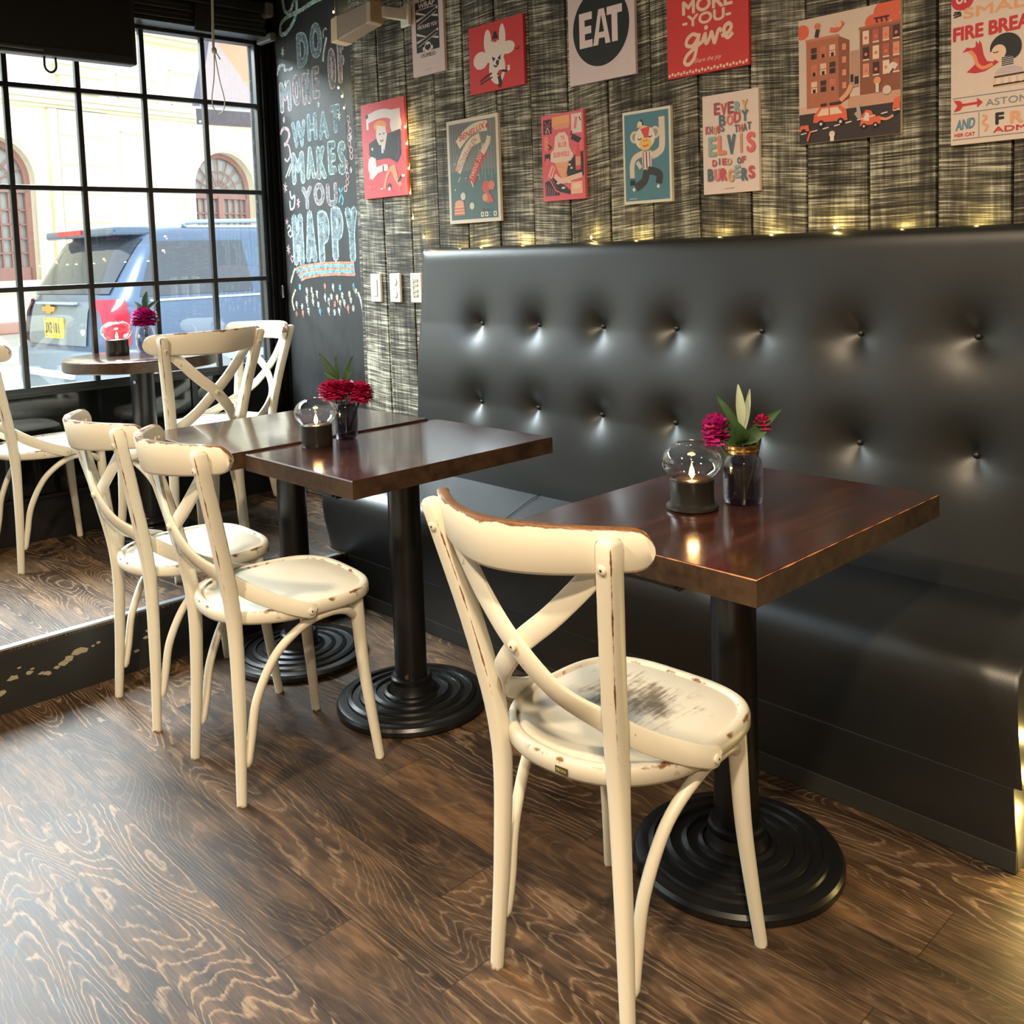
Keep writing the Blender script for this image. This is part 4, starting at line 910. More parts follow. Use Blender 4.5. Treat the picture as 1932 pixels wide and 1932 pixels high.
# ------------------------------------------------------------------ tables
def pedestal(t, h, r=.22, pr=.0465):
    prof = [(r * .96, 0), (r, .006), (r, .018), (r * .975, .026), (r * .93, .029)]
    for a, b in ((.86, .80), (.70, .64), (.54, .48), (.38, .33)):
        z = .030 + .016 * (1 - a)
        prof += [(r * a, z - .003), (r * (a - .012), z + .003), (r * b, z + .007), (r * (b - .012), z + .0005)]
    prof += [(r * .30, .048), (.062, .062), (.060, .070)]
    m = MB(); m.lathe(prof, 72); bp = m.build('base_plate', BLACK, t, 25)
    m = MB(); m.lathe([(.060, .070), (.060, .084), (.054, .088), (pr, .088)], 40); m.build('collar', BLACK, t, 30)
    for a in (-.9, 2.2): m = MB(); m.tube([(pr * cos(a), pr * sin(a), .098), ((pr + .006) * cos(a), (pr + .006) * sin(a), .098)], .0065, 12); m.build('bolt', CHROME, t, 30)
    m = MB(); m.lathe([(pr, .075), (pr, h - .012)], 40); m.build('pole', BLACK, t, 40)
def bolt_top(t, h, pr=.0465):
    m = MB(); m.tube([(pr * .5, -pr * .86, h - .06), (pr * .53, -pr * .93, h - .06)], .007, 12); m.build('bolt', CHROME, t, 30)
def bracket(t, h, lx=.2, ly=.26):
    m = MB()
    for sx in (-.05, .05): m.box(sx - .012, sx + .012, -ly, ly, h - .014, h); 
    for sy in (-ly, -.13, -.05, .05, .13, ly): m.box(-.062, .062, sy - .010, sy + .010, h - .040, h - .012)
    m.box(.056, .066, -ly, ly, h - .046, h - .034); m.box(-.066, -.056, -ly, ly, h - .046, h - .034)
    m.build('support_bracket', BLACK, t, 0, .002)
def top_mesh(w, d, z0, z1, wearside):
    """slab: top face on material 0, sides on material 1; rubbed rim"""
    m = MB(); b = .0028; nseg = 24
    def loop(ins, z):
        P = []; x, y = w / 2 - ins, d / 2 - ins
        for (ax, ay), (bx, by) in (((-x, -y), (x, -y)), ((x, -y), (x, y)), ((x, y), (-x, y)), ((-x, y), (-x, -y))):
            for k in range(nseg): f = k / nseg; P.append((ax + (bx - ax) * f, ay + (by - ay) * f, z))
        return P
    m.rings([loop(0, z0), loop(0, z1 - b)], 1, False, [0, 0]); m.add([], [])
    m.rings([loop(0, z1 - b), loop(.0015, z1 - .0012), loop(b, z1)], 2, False, [wearside * .55, wearside, wearside * .35])
    P = loop(b, z1); m.add(P, [tuple(range(len(P)))], 0, [0] * len(P)); P = loop(0, z0); m.add(P, [tuple(range(len(P)))[::-1]], 1)
    return m
def rect_table(label, cx, cy, w, d, top, wear, base_off=(0, 0), brk=True):
    t = thing('pedestal_table', label, 'table', (cx, cy, 0), 0, 'dark wood pedestal tables')
    m = top_mesh(w, d, top - .047, top, wear); o = m.build('tabletop', [TOP, EDGE, RIM], t, 0)
    pedestal(t, top - .047); bracket(t, top - .047, w / 2, d / 2 - .08)
    return t
rect_table('dark wood pedestal table in the right foreground with pale rubbed edges', -1.115, 1.672, .56, .705, .765, 1.0)
rect_table('dark wood pedestal table in the middle, nearer of the two pushed together', -2.21, 1.65, .53, .70, .765, .40)
rect_table('dark wood pedestal table pushed against the far side of the middle table', -2.756, 1.605, .55, .72, .771, .40)
t = thing('round_table', 'small round dark wood table on the platform by the window', 'table', (-3.885, 1.605, PH))
m = MB(); m.lathe([(.27, .705), (.293, .705), (.296, .709), (.296, .746)], 64, mi=1, cap=False); m.lathe([(.296, .746), (.294, .7495), (.290, .751), (.15, .751), (.0, .751)], 64, mi=0, cap=False); m.lathe([(.0, .705), (.27, .705)], 64, mi=1, cap=False)
m.build('tabletop', [TOP, EDGE], t, 35)
pedestal(t, .705, .184); bolt_top(t, .705)
m = MB(); m.lathe([(.12, .690), (.12, .7045)], 24); m.build('support_bracket', BLACK, t, 30)

# ------------------------------------------------------------------ candle lamps
GLASS = glass('clear_glass', (.975, .98, .98), 0.0, 1.8)
TINT = glass('smoky_glass', (.74, .73, .78), .02, 1.5)
FLAME = emit('flame', (1.0, .52, .16), 30.0)
WAX = mat('dark_candle', (38, 30, 24), .4)
def candle(label, x, y, z, foot, pw=.55):
    t = thing('candle_lamp', label, 'candle', (x, y, z), 0, 'glass domed candle lamps')
    prof = ([(.050, 0), (.054, .004), (.053, .009), (.046, .014), (.0445, .020)] if foot else [(.044, 0), (.0455, .003), (.0455, .02)]) + [(.0445, .054), (.0455, .058), (.0455, .063), (.042, .064), (.041, .050), (.0, .050)]
    m = MB(); m.lathe(prof, 48, cap=False); m.lathe([(.0, 0), (prof[0][0], 0)], 48, cap=False); m.build('holder', mat('dark_holder', (34, 32, 29), .3), t, 30)
    m = MB(); m.lathe([(.0, .052), (.030, .052), (.034, .053), (.035, .061), (.032, .063), (0, .061)], 32, cap=False); m.build('candle_cup', WAX, t, 40)
    d = [(.041, .060), (.043, .066), (.052, .076), (.0595, .086), (.062, .097), (.0605, .109), (.054, .121), (.044, .130), (.033, .135), (.029, .1365), (.0285, .139)]
    m = MB(); m.lathe(d, 48, cap=False); m.build('glass_dome', GLASS, t, 80)
    m = MB(); m.lathe([(.0005, .062), (.004, .067), (.0058, .073), (.0045, .081), (.0018, .089), (.0004, .094)], 12); fl = m.build('flame', FLAME, t, 60)
    l = light('candle_glow', 'POINT', (0, 0, .080), pw, (1.0, .55, .22), .008); l.parent = t
    return t
candle('glass domed candle lamp on the right foreground table', -1.170, 1.612, .765, True)
candle('glass domed candle lamp on the middle table', -2.412, 1.497, .765, False)
candle('glass domed candle lamp on the round window table', -3.995, 1.555, PH + .751, False)

# ------------------------------------------------------------------ vases, flowers, leaves
PET = {}
def petal_mat(name, a, b):
    t = NT(name); n = t.noise(t.pos(True), 45.0, 3.0)
    return t.base(t.mix(n, s2l(a), s2l(b)), .6, 0, **{'Subsurface Weight': 0.0})
PMAG = petal_mat('magenta_petal', (128, 2, 84), (196, 14, 128)); PCRI = petal_mat('crimson_petal', (138, 2, 62), (196, 10, 88))
LEAF = petal_mat('green_leaf', (26, 52, 24), (58, 92, 44)); LEAF2 = mat('pale_leaf', (176, 190, 160), .4)
STEM = mat('stem_green', (56, 70, 40), .6)
def bloom(label, loc, r, pm, seed, sz=(1, 1, .85), npet=70, stem_to=None):
    q = random.Random(seed); t = thing('flower', label, 'flower', loc, 0, 'magenta flowers in the vases')
    m = MB(); ga = pi * (3 - 5 ** .5)
    for i in range(npet):
        f = (i + .5) / npet; th = i * ga; ph = math.acos(1 - 1.72 * f)       # top to underside
        d = Vector((sin(ph) * cos(th), sin(ph) * sin(th), cos(ph)))
        a = d.cross(Vector((0, 0, 1)));  a = a.normalized() if a.length > .01 else Vector((1, 0, 0)); b = a.cross(d)
        w = r * (.36 + .16 * q.random()); L = r * (.44 + .16 * q.random()); base = d * r * .45
        vs = []; fs = []; nu, nv = 6, 4
        for j in range(nv + 1):
            v = j / nv
            for k in range(nu + 1):
                u = k / nu * 2 - 1; ww = w * (.35 + .65 * v ** .6)
                fr = (.07 * r * sin(u * 6 + i) * v * v) + q.uniform(-.02, .02) * r * v
                vs.append(base + a * (u * ww) + d * (L * v + fr - .10 * r * u * u * v) + b * (.16 * r * v * v * (1 if i % 2 else -.6) + fr * .5))
        for j in range(nv):
            for k in range(nu): fs.append((j * (nu + 1) + k, j * (nu + 1) + k + 1, (j + 1) * (nu + 1) + k + 1, (j + 1) * (nu + 1) + k))
        m.add([Vector((p.x * sz[0], p.y * sz[1], p.z * sz[2])) for p in vs], fs)
    m.sphere((0, 0, 0), r * .5, 0, 14, 8, sz); m.build('petals', pm, t, 60)
    if stem_to:
        p1 = Vector(stem_to) - Vector(loc); m = MB(); m.tube(cr([(0, 0, -r * .3), p1 * .5 + Vector((.004, 0, 0)), p1], 5), .0028, 7); m.build('stem', STEM, t)
    return t
def leaf(mb, base, tip, w, mi=0, bend=.12, up=None):
    base, tip = Vector(base), Vector(tip); ax = tip - base; L = ax.length; ax.normalize()
    side = ax.cross(Vector((0, 0, 1)) if up is None else Vector(up)).normalized(); nn = side.cross(ax)
    vs = []; fs = []; n = 10
    for i in range(n + 1):
        u = i / n; ww = w * (sin(pi * min(1, u * .93 + .035)) ** .8) * (1 - .25 * u); c = base + ax * (L * u) + nn * (bend * L * (u - u * u) * 2)
        vs += [c - side * ww + nn * ww * .35, c - nn * .0008, c + side * ww + nn * ww * .35]
    for i in range(n):
        for k in (0, 1): fs.append((3 * i + k, 3 * i + k + 1, 3 * i + k + 4, 3 * i + k + 3))
    mb.add(vs, fs, mi)
def sprig(label, loc, leaves, stem, pale=()):
    t = thing('leaf_sprig', label, 'leaves', loc, 0, 'green leaf sprigs in the vases')
    for i, (b_, tp, w, bn) in enumerate(leaves):
        m = MB(); leaf(m, b_, tp, w, 0, bn, (.6, -.7, .3)); m.build('leaf', LEAF2 if i in pale else LEAF, t, 60)
    m = MB(); m.tube(cr(stem, 5), .0022, 7); m.build('stem', STEM, t)
    return t
def vase(label, x, y, z, prof, lid=False, mtl=None):
    t = thing('vase', label, 'vase', (x, y, z), 0, 'small glass vases with flowers')
    m = MB(); inner = [(max(r - .003, .001), max(h, .004)) for r, h in prof[::-1]]
    m.lathe(prof + inner, 44, cap=False); m.lathe([(0, 0), (prof[0][0], 0)], 44, cap=False); m.build('glass_body', mtl or TINT, t, 50)
    hb = prof[-1][1] * .45; m = MB(); m.lathe([(0, .006), (prof[1][0] - .006, .006), (prof[2][0] - .006, hb), (0, hb)], 32, cap=False); m.build('water', glass('water_tint', (.80, .79, .84), .0, .6), t, 50)
    if lid:
        r0, h0 = prof[-1]; m = MB(); m.lathe([(r0 - .002, h0 - .016), (r0 + .003, h0 - .016), (r0 + .0035, h0 - .010), (r0 + .002, h0 - .008), (r0 + .0035, h0 - .005), (r0 + .003, h0 + .001), (r0 - .003, h0 + .001)], 44, cap=False); m.build('gold_ring', mat('gold_lid', (190, 156, 96), .25, 1.0), t, 40)
    return t
jar = [(.030, 0), (.039, .004), (.041, .014), (.041, .078), (.038, .092), (.032, .102), (.031, .106), (.031, .124)]
tum = [(.026, 0), (.031, .003), (.036, .03), (.038, .07), (.037, .092), (.033, .104), (.031, .110)]
X, Y, Z = -1.115, 1.715, .765
vase('dark glass jar vase with a gold rim on the right foreground table', X, Y, Z, jar, True)
bloom('large magenta bloom drooping left of the gold rimmed jar', (X - .040, Y - .036, Z + .150), .036, PMAG, 1, (.9, .9, 1.15), 60, (X - .004, Y, Z + .02))
bloom('small crimson bud right of the leaves in the gold rimmed jar', (X + .030, Y + .03, Z + .165), .020, PCRI, 2, (1, 1, 1.05), 34, (X + .006, Y + .004, Z + .02))
sprig('leaf sprig with two pale upright leaves in the gold rimmed jar', (X, Y, Z + .125), [((0, 0, .03), (-.006, -.004, .125), .011, .1), ((.004, .004, .03), (.012, .012, .115), .0075, -.1), ((0, 0, .01), (-.055, -.045, .055), .013, .25), ((0, 0, .02), (-.045, -.03, .105), .010, .1), ((0, 0, .005), (.055, .06, .07), .012, .2), ((0, 0, 0), (.010, -.03, .05), .017, .3), ((0, 0, 0), (-.05, -.055, .028), .016, .3), ((0, 0, 0), (.045, .03, .035), .014, .3)], [(0, 0, .03), (.003, 0, -.05), (.006, .002, -.11)], (0, 1))
X, Y, Z = -2.430, 1.612, .765
vase('smoky glass vase on the middle table beside the candle', X, Y, Z, tum, False, glass('dark_smoky_glass', (.56, .55, .60), .02, 1.5))
bloom('left crimson bloom in the middle table vase', (X - .028, Y - .022, Z + .145), .046, PCRI, 3, (1, 1, .8), 80, (X - .004, Y, Z + .02))
bloom('right crimson bloom hanging over the rim of the middle table vase', (X + .032, Y + .034, Z + .135), .042, PCRI, 4, (1, 1, .9), 70, (X + .004, Y + .004, Z + .02))
bloom('central crimson bloom in the middle table vase', (X + .006, Y - .002, Z + .155), .036, PCRI, 9, (1, 1, .7), 60, (X + .002, Y + .004, Z + .02))
sprig('leaf sprig standing above the crimson blooms on the middle table', (X - .012, Y - .01, Z + .125), [((0, 0, .055), (-.045, -.035, .135), .010, .15), ((0, 0, .055), (-.004, -.004, .125), .006, .1), ((.01, .006, .05), (.035, .03, .125), .007, -.1), ((0, 0, .05), (-.04, -.03, .08), .009, .2), ((.008, .01, .045), (.03, .03, .08), .010, .2)], [(0, 0, .06), (.004, .002, 0), (.008, .006, -.10)])
X, Y, Z = -3.990, 1.672, PH + .751
clearv = glass('pale_glass', (.80, .80, .82), .0, 2.0)
vase('clear rounded glass vase on the round window table', X, Y, Z, [(.026, 0), (.031, .003), (.038, .035), (.039, .065), (.035, .09), (.030, .102), (.031, .108)], False, clearv)
bloom('round magenta bloom in the vase on the window table', (X, Y, Z + .142), .056, PMAG, 6, (1, 1, .85), 100, (X + .002, Y, Z + .02))
sprig('upright green leaf tip above the bloom at the window', (X + .008, Y + .006, Z + .135), [((0, 0, .04), (.004, .008, .120), .017, .1), ((0, 0, .04), (-.045, -.028, .078), .009, .15), ((0, 0, .04), (.045, .038, .08), .010, .15)], [(0, 0, .05), (0, 0, 0), (-.003, 0, -.09)])

# ------------------------------------------------------------------ string lights
BULB = emit('fairy_bulb', (1.0, .80, .32), 14.0); WIRE = mat('fairy_wire', (150, 140, 110), .4, .6)
def fairy(label, pts, bulbs, power, smoothn=5):
    t = thing('string_lights', label, 'string lights', pts[0], 0, 'warm fairy lights'); o = Vector(pts[0])
    m = MB(); m.tube([p - o for p in cr(pts, smoothn)], .0011, 5); m.build('wire', WIRE, t)
    for b in bulbs:
        b = Vector(b); m = MB(); m.sphere((0, 0, 0), .0038, 0, 10, 6, (1, 1, 1.4)); m.build('bulb', BULB, t, 60, loc=b - o)
        if power: l = light('bulb_glow', 'POINT', b - o + Vector((0, -.008, .012)), power, (1.0, .74, .25), .006); l.parent = t
    return t
pl = [(-3.543, 2.402, 2.45), (-3.55, 2.40, 2.36), (-3.515, 2.40, 2.2), (-3.53, 2.40, 2.06), (-3.505, 2.40, 1.95), (-3.515, 2.405, 1.8), (-3.50, 2.405, 1.68)]
fairy('warm fairy lights hanging down the edge of the chalkboard', pl, [(-3.555, 2.395, 2.36), (-3.545, 2.395, 2.04), (-3.51, 2.395, 1.95), (-3.52, 2.395, 2.00)], .05)
pl = [(-3.10, 2.402, 2.02), (-3.085, 2.40, 1.9), (-3.075, 2.39, 1.82), (-3.07, 2.39, 1.75), (-3.065, 2.39, 1.65), (-3.066, 2.39, 1.55), (-3.055, 2.39, 1.46), (-3.0, 2.40, 1.38), (-2.97, 2.402, 1.345)]
fairy('warm fairy lights running down beside the suited man poster', pl, [(-3.078, 2.385, 1.818), (-3.072, 2.385, 1.752), (-3.066, 2.385, 1.655), (-3.063, 2.385, 1.558), (-3.054, 2.385, 1.458), (-3.0, 2.393, 1.38)], .10)
zt = 1.322
pl = [(-2.97, 2.397, zt)]; x = -2.97
while x < -.72: x += .115; pl.append((x, 2.397, 1.345 if abs(x + 2.165) < .02 or abs(x + 1.245) < .02 else zt + .004 * sin(x * 40)))
fairy('warm fairy lights lying along the top of the banquette back', pl, [(-2.78, 2.397, zt), (-2.66, 2.397, zt), (-2.44, 2.397, zt), (-2.12, 2.392, 1.348), (-1.93, 2.397, zt), (-1.62, 2.397, zt), (-1.45, 2.397, zt), (-1.26, 2.390, 1.344), (-1.08, 2.397, zt), (-.90, 2.397, zt)], .16, 3)
pl = [(-.640, 2.34, .42), (-.636, 2.2, .36), (-.64, 2.06, .27), (-.634, 2.05, .20), (-.64, 2.08, .12), (-.634, 2.06, .07), (-.60, 2.1, .012)]
fairy('warm fairy lights bunched at the floor end of the banquette', pl, [(-.638, 2.06, .268), (-.634, 2.05, .19), (-.638, 2.07, .10), (-.632, 2.055, .075), (-.60, 2.1, .014)], .8)

# ------------------------------------------------------------------ ceiling lamps out of view, added as fill except the one behind the camera
LAMPE = emit('warm_lamp_disc', (1.0, .80, .55), 4.0)
def downlight(x, y, power, label, spread=160):
    t = thing('ceiling_downlight', label, 'ceiling lamp', (x, y, 3.05), 0, 'round ceiling downlights')
    m = MB(); m.lathe([(.10, -.001), (.115, -.004), (.115, -.03), (.10, -.034), (.098, -.012)], 40, cap=False); m.build('ring', BLACKM, t, 30)
    m = MB(); m.lathe([(0, -.014), (.098, -.014)], 40, cap=False); m.build('diffuser', LAMPE, t, 30)
    l = light('downlight_beam', 'AREA', (0, 0, -.04), power, (1.0, .79, .54), .2, spread=radians(spread)); l.parent = t
downlight(.15, -.35, 105, 'round ceiling downlight just behind the camera')
downlight(.9, 1.5, 10, 'added ceiling fill light behind the right table')
downlight(-1.6, -.6, 82, 'added ceiling fill light left of the middle table')
downlight(1.6, -1.4, 95, 'added ceiling fill light at the back of the room')

# ------------------------------------------------------------------ street outside
m = MB(); m.box(-70, -4.4, -45, 60, -.4, -.2); struct(m.build('street', STREET, smooth=0))
m = MB(); m.box(-4.4, -4.27, -3.0, 2.56, -.3, .80); struct(m.build('wall_outer', mat('outer_wall', (60, 58, 56), .7), smooth=0))
BD = Vector((-.165, .986, 0)).normalized(); BP = Vector((-25.169, 7.028, -.2)); BRZ = math.atan2(BD.y, BD.x) - pi / 2
bld = thing('building', 'cream stucco building with arched windows across the street', 'building', BP, BRZ)
# local: y along the facade, +x towards the viewer
def arch_pts(c, r, z0, zs, n=20): return [(c - r, z0)] + [(c - r * cos(pi * k / n), zs + r * sin(pi * k / n)) for k in range(n + 1)] + [(c + r, z0)]
FR_ = lambda u, v, h: Vector((h, u, v))
wcs = [.05 + 6.64 * i for i in range(-2, 5)]
m = MB()
# facade with real window openings: build strips between and above the arches
H0, H1 = .28, 5.55
edges = [-22.0] + [e for c in wcs for e in (c - 1.04, c + 1.04)] + [36.0]
for i in range(0, len(edges) - 1, 2): m.box(-.4, 0, edges[i], edges[i + 1], .28, 11.5)
for c in wcs:
    m.box(-.4, 0, c - 1.04, c + 1.04, .28, 1.28)
    top = [(c + 1.04, 3.70)] + [(c + 1.04 * cos(pi * k / 20), 3.70 + 1.04 * sin(pi * k / 20)) for k in range(1, 20)] + [(c - 1.04, 3.70)]
    for k in range(len(top) - 1):
        a, b = top[k], top[k + 1]; m.prism([(a[0], a[1]), (a[0], 11.5), (b[0], 11.5), (b[0], b[1])], -.4, 0, FR_)
m.box(-8, -.4, -22, 36, .28, 11.5)
m.build('facade', STUCCO, bld, 0)
m = MB(); m.box(-.4, .12, -22, 36, 0, .28); m.build('plinth', mat('terracotta_plinth', (178, 126, 112), .8), bld, 0, .02)
m = MB()
for z0, z1, d in ((5.52, 5.60, .10), (5.60, 5.72, .2), (5.72, 5.80, .26), (5.80, 5.88, .14), (7.55, 7.66, .25), (7.66, 7.8, .4)): m.box(0, d, -22, 36, z0, z1)
m.build('cornice', STUCCO, bld, 0, .015)
for i, c in enumerate(wcs[:-1]):
    m = MB(); s0 = c + 1.72
    for k in range(7): m.box(0, .09, s0, s0 + 1.34, .5 + .73 * k - .0, .5 + .73 * k + .70 if k < 6 else 5.50)
    m.box(0, .05, s0, s0 + 1.34, .28, 5.5); m.box(0, .14, s0 - .26, s0 - .04, .28, 5.5)
    m.build('quoin_pilaster', STUCCO, bld, 0, .012)
    m = MB()
    for a, b, z0, z1 in ((s0 + 1.7, s0 + 2.5, .9, 5.1), (s0 + 1.7, s0 + 2.9, 5.95, 6.6), (s0 + 3.3, s0 + 4.9, 5.95, 6.9)):
        m.box(0, .05, a, a + .06, z0, z1); m.box(0, .05, b - .06, b, z0, z1); m.box(0, .05, a, b, z1 - .06, z1); m.box(0, .05, a, b, z0, z0 + .06)
    m.box(0, .22, s0 + .0, s0 + 1.3, 6.35, 6.6); m.box(0, .3, s0 - .05, s0 + 1.35, 6.6, 6.68); m.box(0, .15, s0 + .1, s0 + 1.2, 5.95, 6.35)
    m.build('wall_panels', STUCCO, bld, 0, .01)
WOODR = mat('red_brown_wood', (166, 124, 114), .6); WGL = mat('dim_window_glass', (176, 176, 170), .12)  # wood lightened, outdoor haze put into its colour
def archwin(c):
    m = MB(); o_, i_ = arch_pts(c, 1.36, 1.1, 3.70), arch_pts(c, 1.04, 1.1, 3.70)
    for k in range(len(o_) - 1): m.prism([o_[k], o_[k + 1], i_[k + 1], i_[k]], -.02, .08, FR_)
    o2, i2 = arch_pts(c, 1.28, 1.1, 3.70), arch_pts(c, 1.12, 1.1, 3.70)
    for k in range(len(o2) - 1): m.prism([o2[k], o2[k + 1], i2[k + 1], i2[k]], .08, .12, FR_)
    m.box(-.1, .16, c - 1.45, c + 1.45, 1.12, 1.28); w = m.build('arched_window', STUCCO, bld, 0)
    m = MB(); f = lambda u, v, h: Vector((h, u, v))
    o3, i3 = arch_pts(c, 1.04, 1.28, 3.70), arch_pts(c, .90, 1.28, 3.70)
    for k in range(len(o3) - 1): m.prism([o3[k], o3[k + 1], i3[k + 1], i3[k]], -.30, -.2, f)
    m.box(-.30, -.2, c - .95, c + .95, 3.42, 3.56); m.box(-.30, -.18, c - .09, c + .09, 1.28, 3.5); m.box(-.3, -.2, c - .95, c + .95, 1.28, 1.6)
    for s_ in (-1, 1):
        for u in (.30, .52, .74): m.box(-.30, -.24, c + s_ * u - .02, c + s_ * u + .02, 1.5, 3.45)
        for v in (1.95, 2.3, 2.65, 3.0): m.box(-.30, -.24, c + (.1 if s_ > 0 else -.92), c + (.92 if s_ > 0 else -.1), v - .02, v + .02)
    for k in range(1, 8):
        a = pi * k / 8; m.tube([(-.26, c + .2 * cos(a), 3.58 + .2 * sin(a)), (-.26, c + .92 * cos(a), 3.66 + .92 * sin(a))], .022, 5)
    for r in (.35, .62):
        m.tube([(-.26, c + r * cos(pi * k / 16), 3.6 + r * sin(pi * k / 16)) for k in range(17)], .02, 5)
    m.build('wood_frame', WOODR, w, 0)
    m = MB(); m.prism(arch_pts(c, 1.0, 1.28, 3.70), -.36, -.33, f); m.build('pane', WGL, w, 0)
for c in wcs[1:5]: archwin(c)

aw = thing('awning', 'orange and mauve awning outside the top right of the window', 'awning', (-4.45, 2.6, 2.4))
AO = (4.45, -2.6, -2.4)
A, Bq = Vector((-4.42, 2.28, 2.47)), Vector((-5.3, 2.60, 2.21)); ext = Vector((-.0, 1.9, .02))
def awp(s_, t_): return A + (Bq - A) * s_ + ext * t_
def canvas(name, rgb):
    t = NT(name); c = t.mix(t.noise(t.pos(True), 60.0, 2.0), tuple(v * .94 for v in s2l(rgb)), s2l(rgb))
    t.set(t.b, 'Base Color', c); t.set(t.b, 'Roughness', .8); tr = t.n('BsdfTranslucent', {0: c}).outputs[0]
    mx = t.n('MixShader', {0: .05, 1: t.b.outputs[0], 2: tr}); t.t.links.new(mx.outputs[0], t.out.inputs[0]); return t.m
m = MB()
m.add([awp(0, -.012), awp(1, -.012), awp(1, .012), awp(.12, 0)], [(0, 1, 2, 3)], 2)
m.add([awp(.12, 0), awp(1, .012), awp(1, .235)], [(0, 1, 2)], 1)
m.add([awp(0, -.012), awp(.12, 0), awp(1, .235), awp(1, 1), awp(0, 1)], [(0, 1, 2, 3, 4)], 0)
m.build('canopy', [canvas('orange_canvas', (226, 138, 112)), canvas('mauve_canvas', (160, 146, 148)), canvas('purple_canvas', (94, 88, 106))], aw, 0, loc=AO)
m = MB(); m.add([awp(1, 0), awp(1, 1), awp(1, 1) + Vector((0, 0, -.10)), awp(1, 0) + Vector((0, 0, -.10)), awp(1, 0) + Vector((-.01, 0, 0)), awp(1, 1) + Vector((-.01, 0, 0)), awp(1, 1) + Vector((-.01, 0, -.10)), awp(1, 0) + Vector((-.01, 0, -.10))], [(0, 1, 2, 3), (7, 6, 5, 4), (0, 4, 5, 1), (3, 2, 6, 7), (0, 3, 7, 4), (1, 5, 6, 2)]); m.build('valance', mat('grey_canvas', (118, 114, 120), .8), aw, 0, loc=AO)
m = MB(); m.tube([awp(1, 0), awp(1, 1)], .012, 8); m.tube([awp(.95, .03), awp(.75, .7)], .009, 8); m.build('frame_bar', mat('white_bar', (210, 208, 206), .4), aw, loc=AO)

# ------------------------------------------------------------------ parked car
CF_ = Vector((-.07, .9975, 0)).normalized(); CRT = Vector((CF_.y, -CF_.x, 0))      # forward, right side
near = Vector((-8.62, 3.25, 0)); CORG = near - CRT * 1.0 + Vector((0, 0, -.2))
car = thing('car', 'blue grey sport utility vehicle parked outside the window', 'car', CORG, math.atan2(CF_.y, CF_.x) - pi / 2)
# local: y forward from the tail, x to the right, z up from the road
ZL = [(.42, .90, .10), (.55, .97, .02), (.75, 1.0, 0.0), (.95, 1.01, .02), (1.10, 1.0, .04), (1.17, .985, .06), (1.24, .965, .09), (1.47, .90, .22), (1.70, .835, .36), (1.80, .80, .44), (1.86, .745, .54), (1.89, .66, .70), (1.905, .40, 1.0)]
LEN = 5.4
def cz(z):
    for (z0, w0, r0), (z1, w1, r1) in zip(ZL, ZL[1:]):
        if z <= z1:
            f = (z - z0) / (z1 - z0); return w0 + (w1 - w0) * f, r0 + (r1 - r0) * f
    return ZL[-1][1:]
def cfront(z): return LEN - (0.0 if z < 1.15 else (z - 1.15) * 2.0 + 1.3)
def csec(z, u, off=0.0):
    """u: 0..1 rear centre -> right side -> front centre (right half)"""
    w, r0 = cz(z); f = cfront(z); R = .30
    pts_rear = w - R
    Ls = [pts_rear, R * pi / 2, (f - r0) - 2 * R, R * pi / 2, pts_rear]; s_ = u * sum(Ls); bul = .06
    if s_ < Ls[0]:
        x = s_; return Vector((x, r0 + bul * (x / w) ** 2 - bul * .3 - off, z)), Vector((0, -1, 0))
    s_ -= Ls[0]
    if s_ < Ls[1]:
        a = s_ / R; d = Vector((sin(a), -cos(a), 0)); e = bul * .7 * (1 - a / (pi / 2)) + 0
        return Vector((w - R, r0 + R, z)) + d * (R + off) + Vector((0, e * .6, 0)), d
    s_ -= Ls[1]
    if s_ < Ls[2]: return Vector((w + off, r0 + R + s_, z)), Vector((1, 0, 0))
    s_ -= Ls[2]
    if s_ < Ls[3]:
        a = s_ / R; d = Vector((cos(a), sin(a), 0)); return Vector((w - R, f - R, z)) + d * (R + off), d
    s_ -= Ls[3]; return Vector((w - R - s_, f + off, z)), Vector((0, 1, 0))
NU = 60
us = [i / NU for i in range(NU + 1)]
zl = []
for (a, _, _), (b, _, _) in zip(ZL, ZL[1:]): zl += [a, a + (b - a) * .5]
zl.append(ZL[-1][0])
m = MB(); rg = []
for z in zl:
    r_ = [csec(z, u)[0] for u in us]; rg.append(r_ + [Vector((-p.x, p.y, p.z)) for p in r_[-2:0:-1]])
m.rings(rg)
def m_car():
    t = NT('blue_grey_car_paint'); n = t.noise(t.pos(True), 2.0, 2.0)
    return t.base(t.mix(n, s2l((62, 80, 104)), s2l((76, 96, 122))), .22, .25, **{'Coat Weight': .6})
CARP = m_car(); CGL = mat('dark_car_glass', (52, 58, 66), .05, 0, **{'Specular IOR Level': .8}); CREDL = mat('red_tail_light', (206, 34, 48), .15)
body = m.build('body', CARP, car, 45)
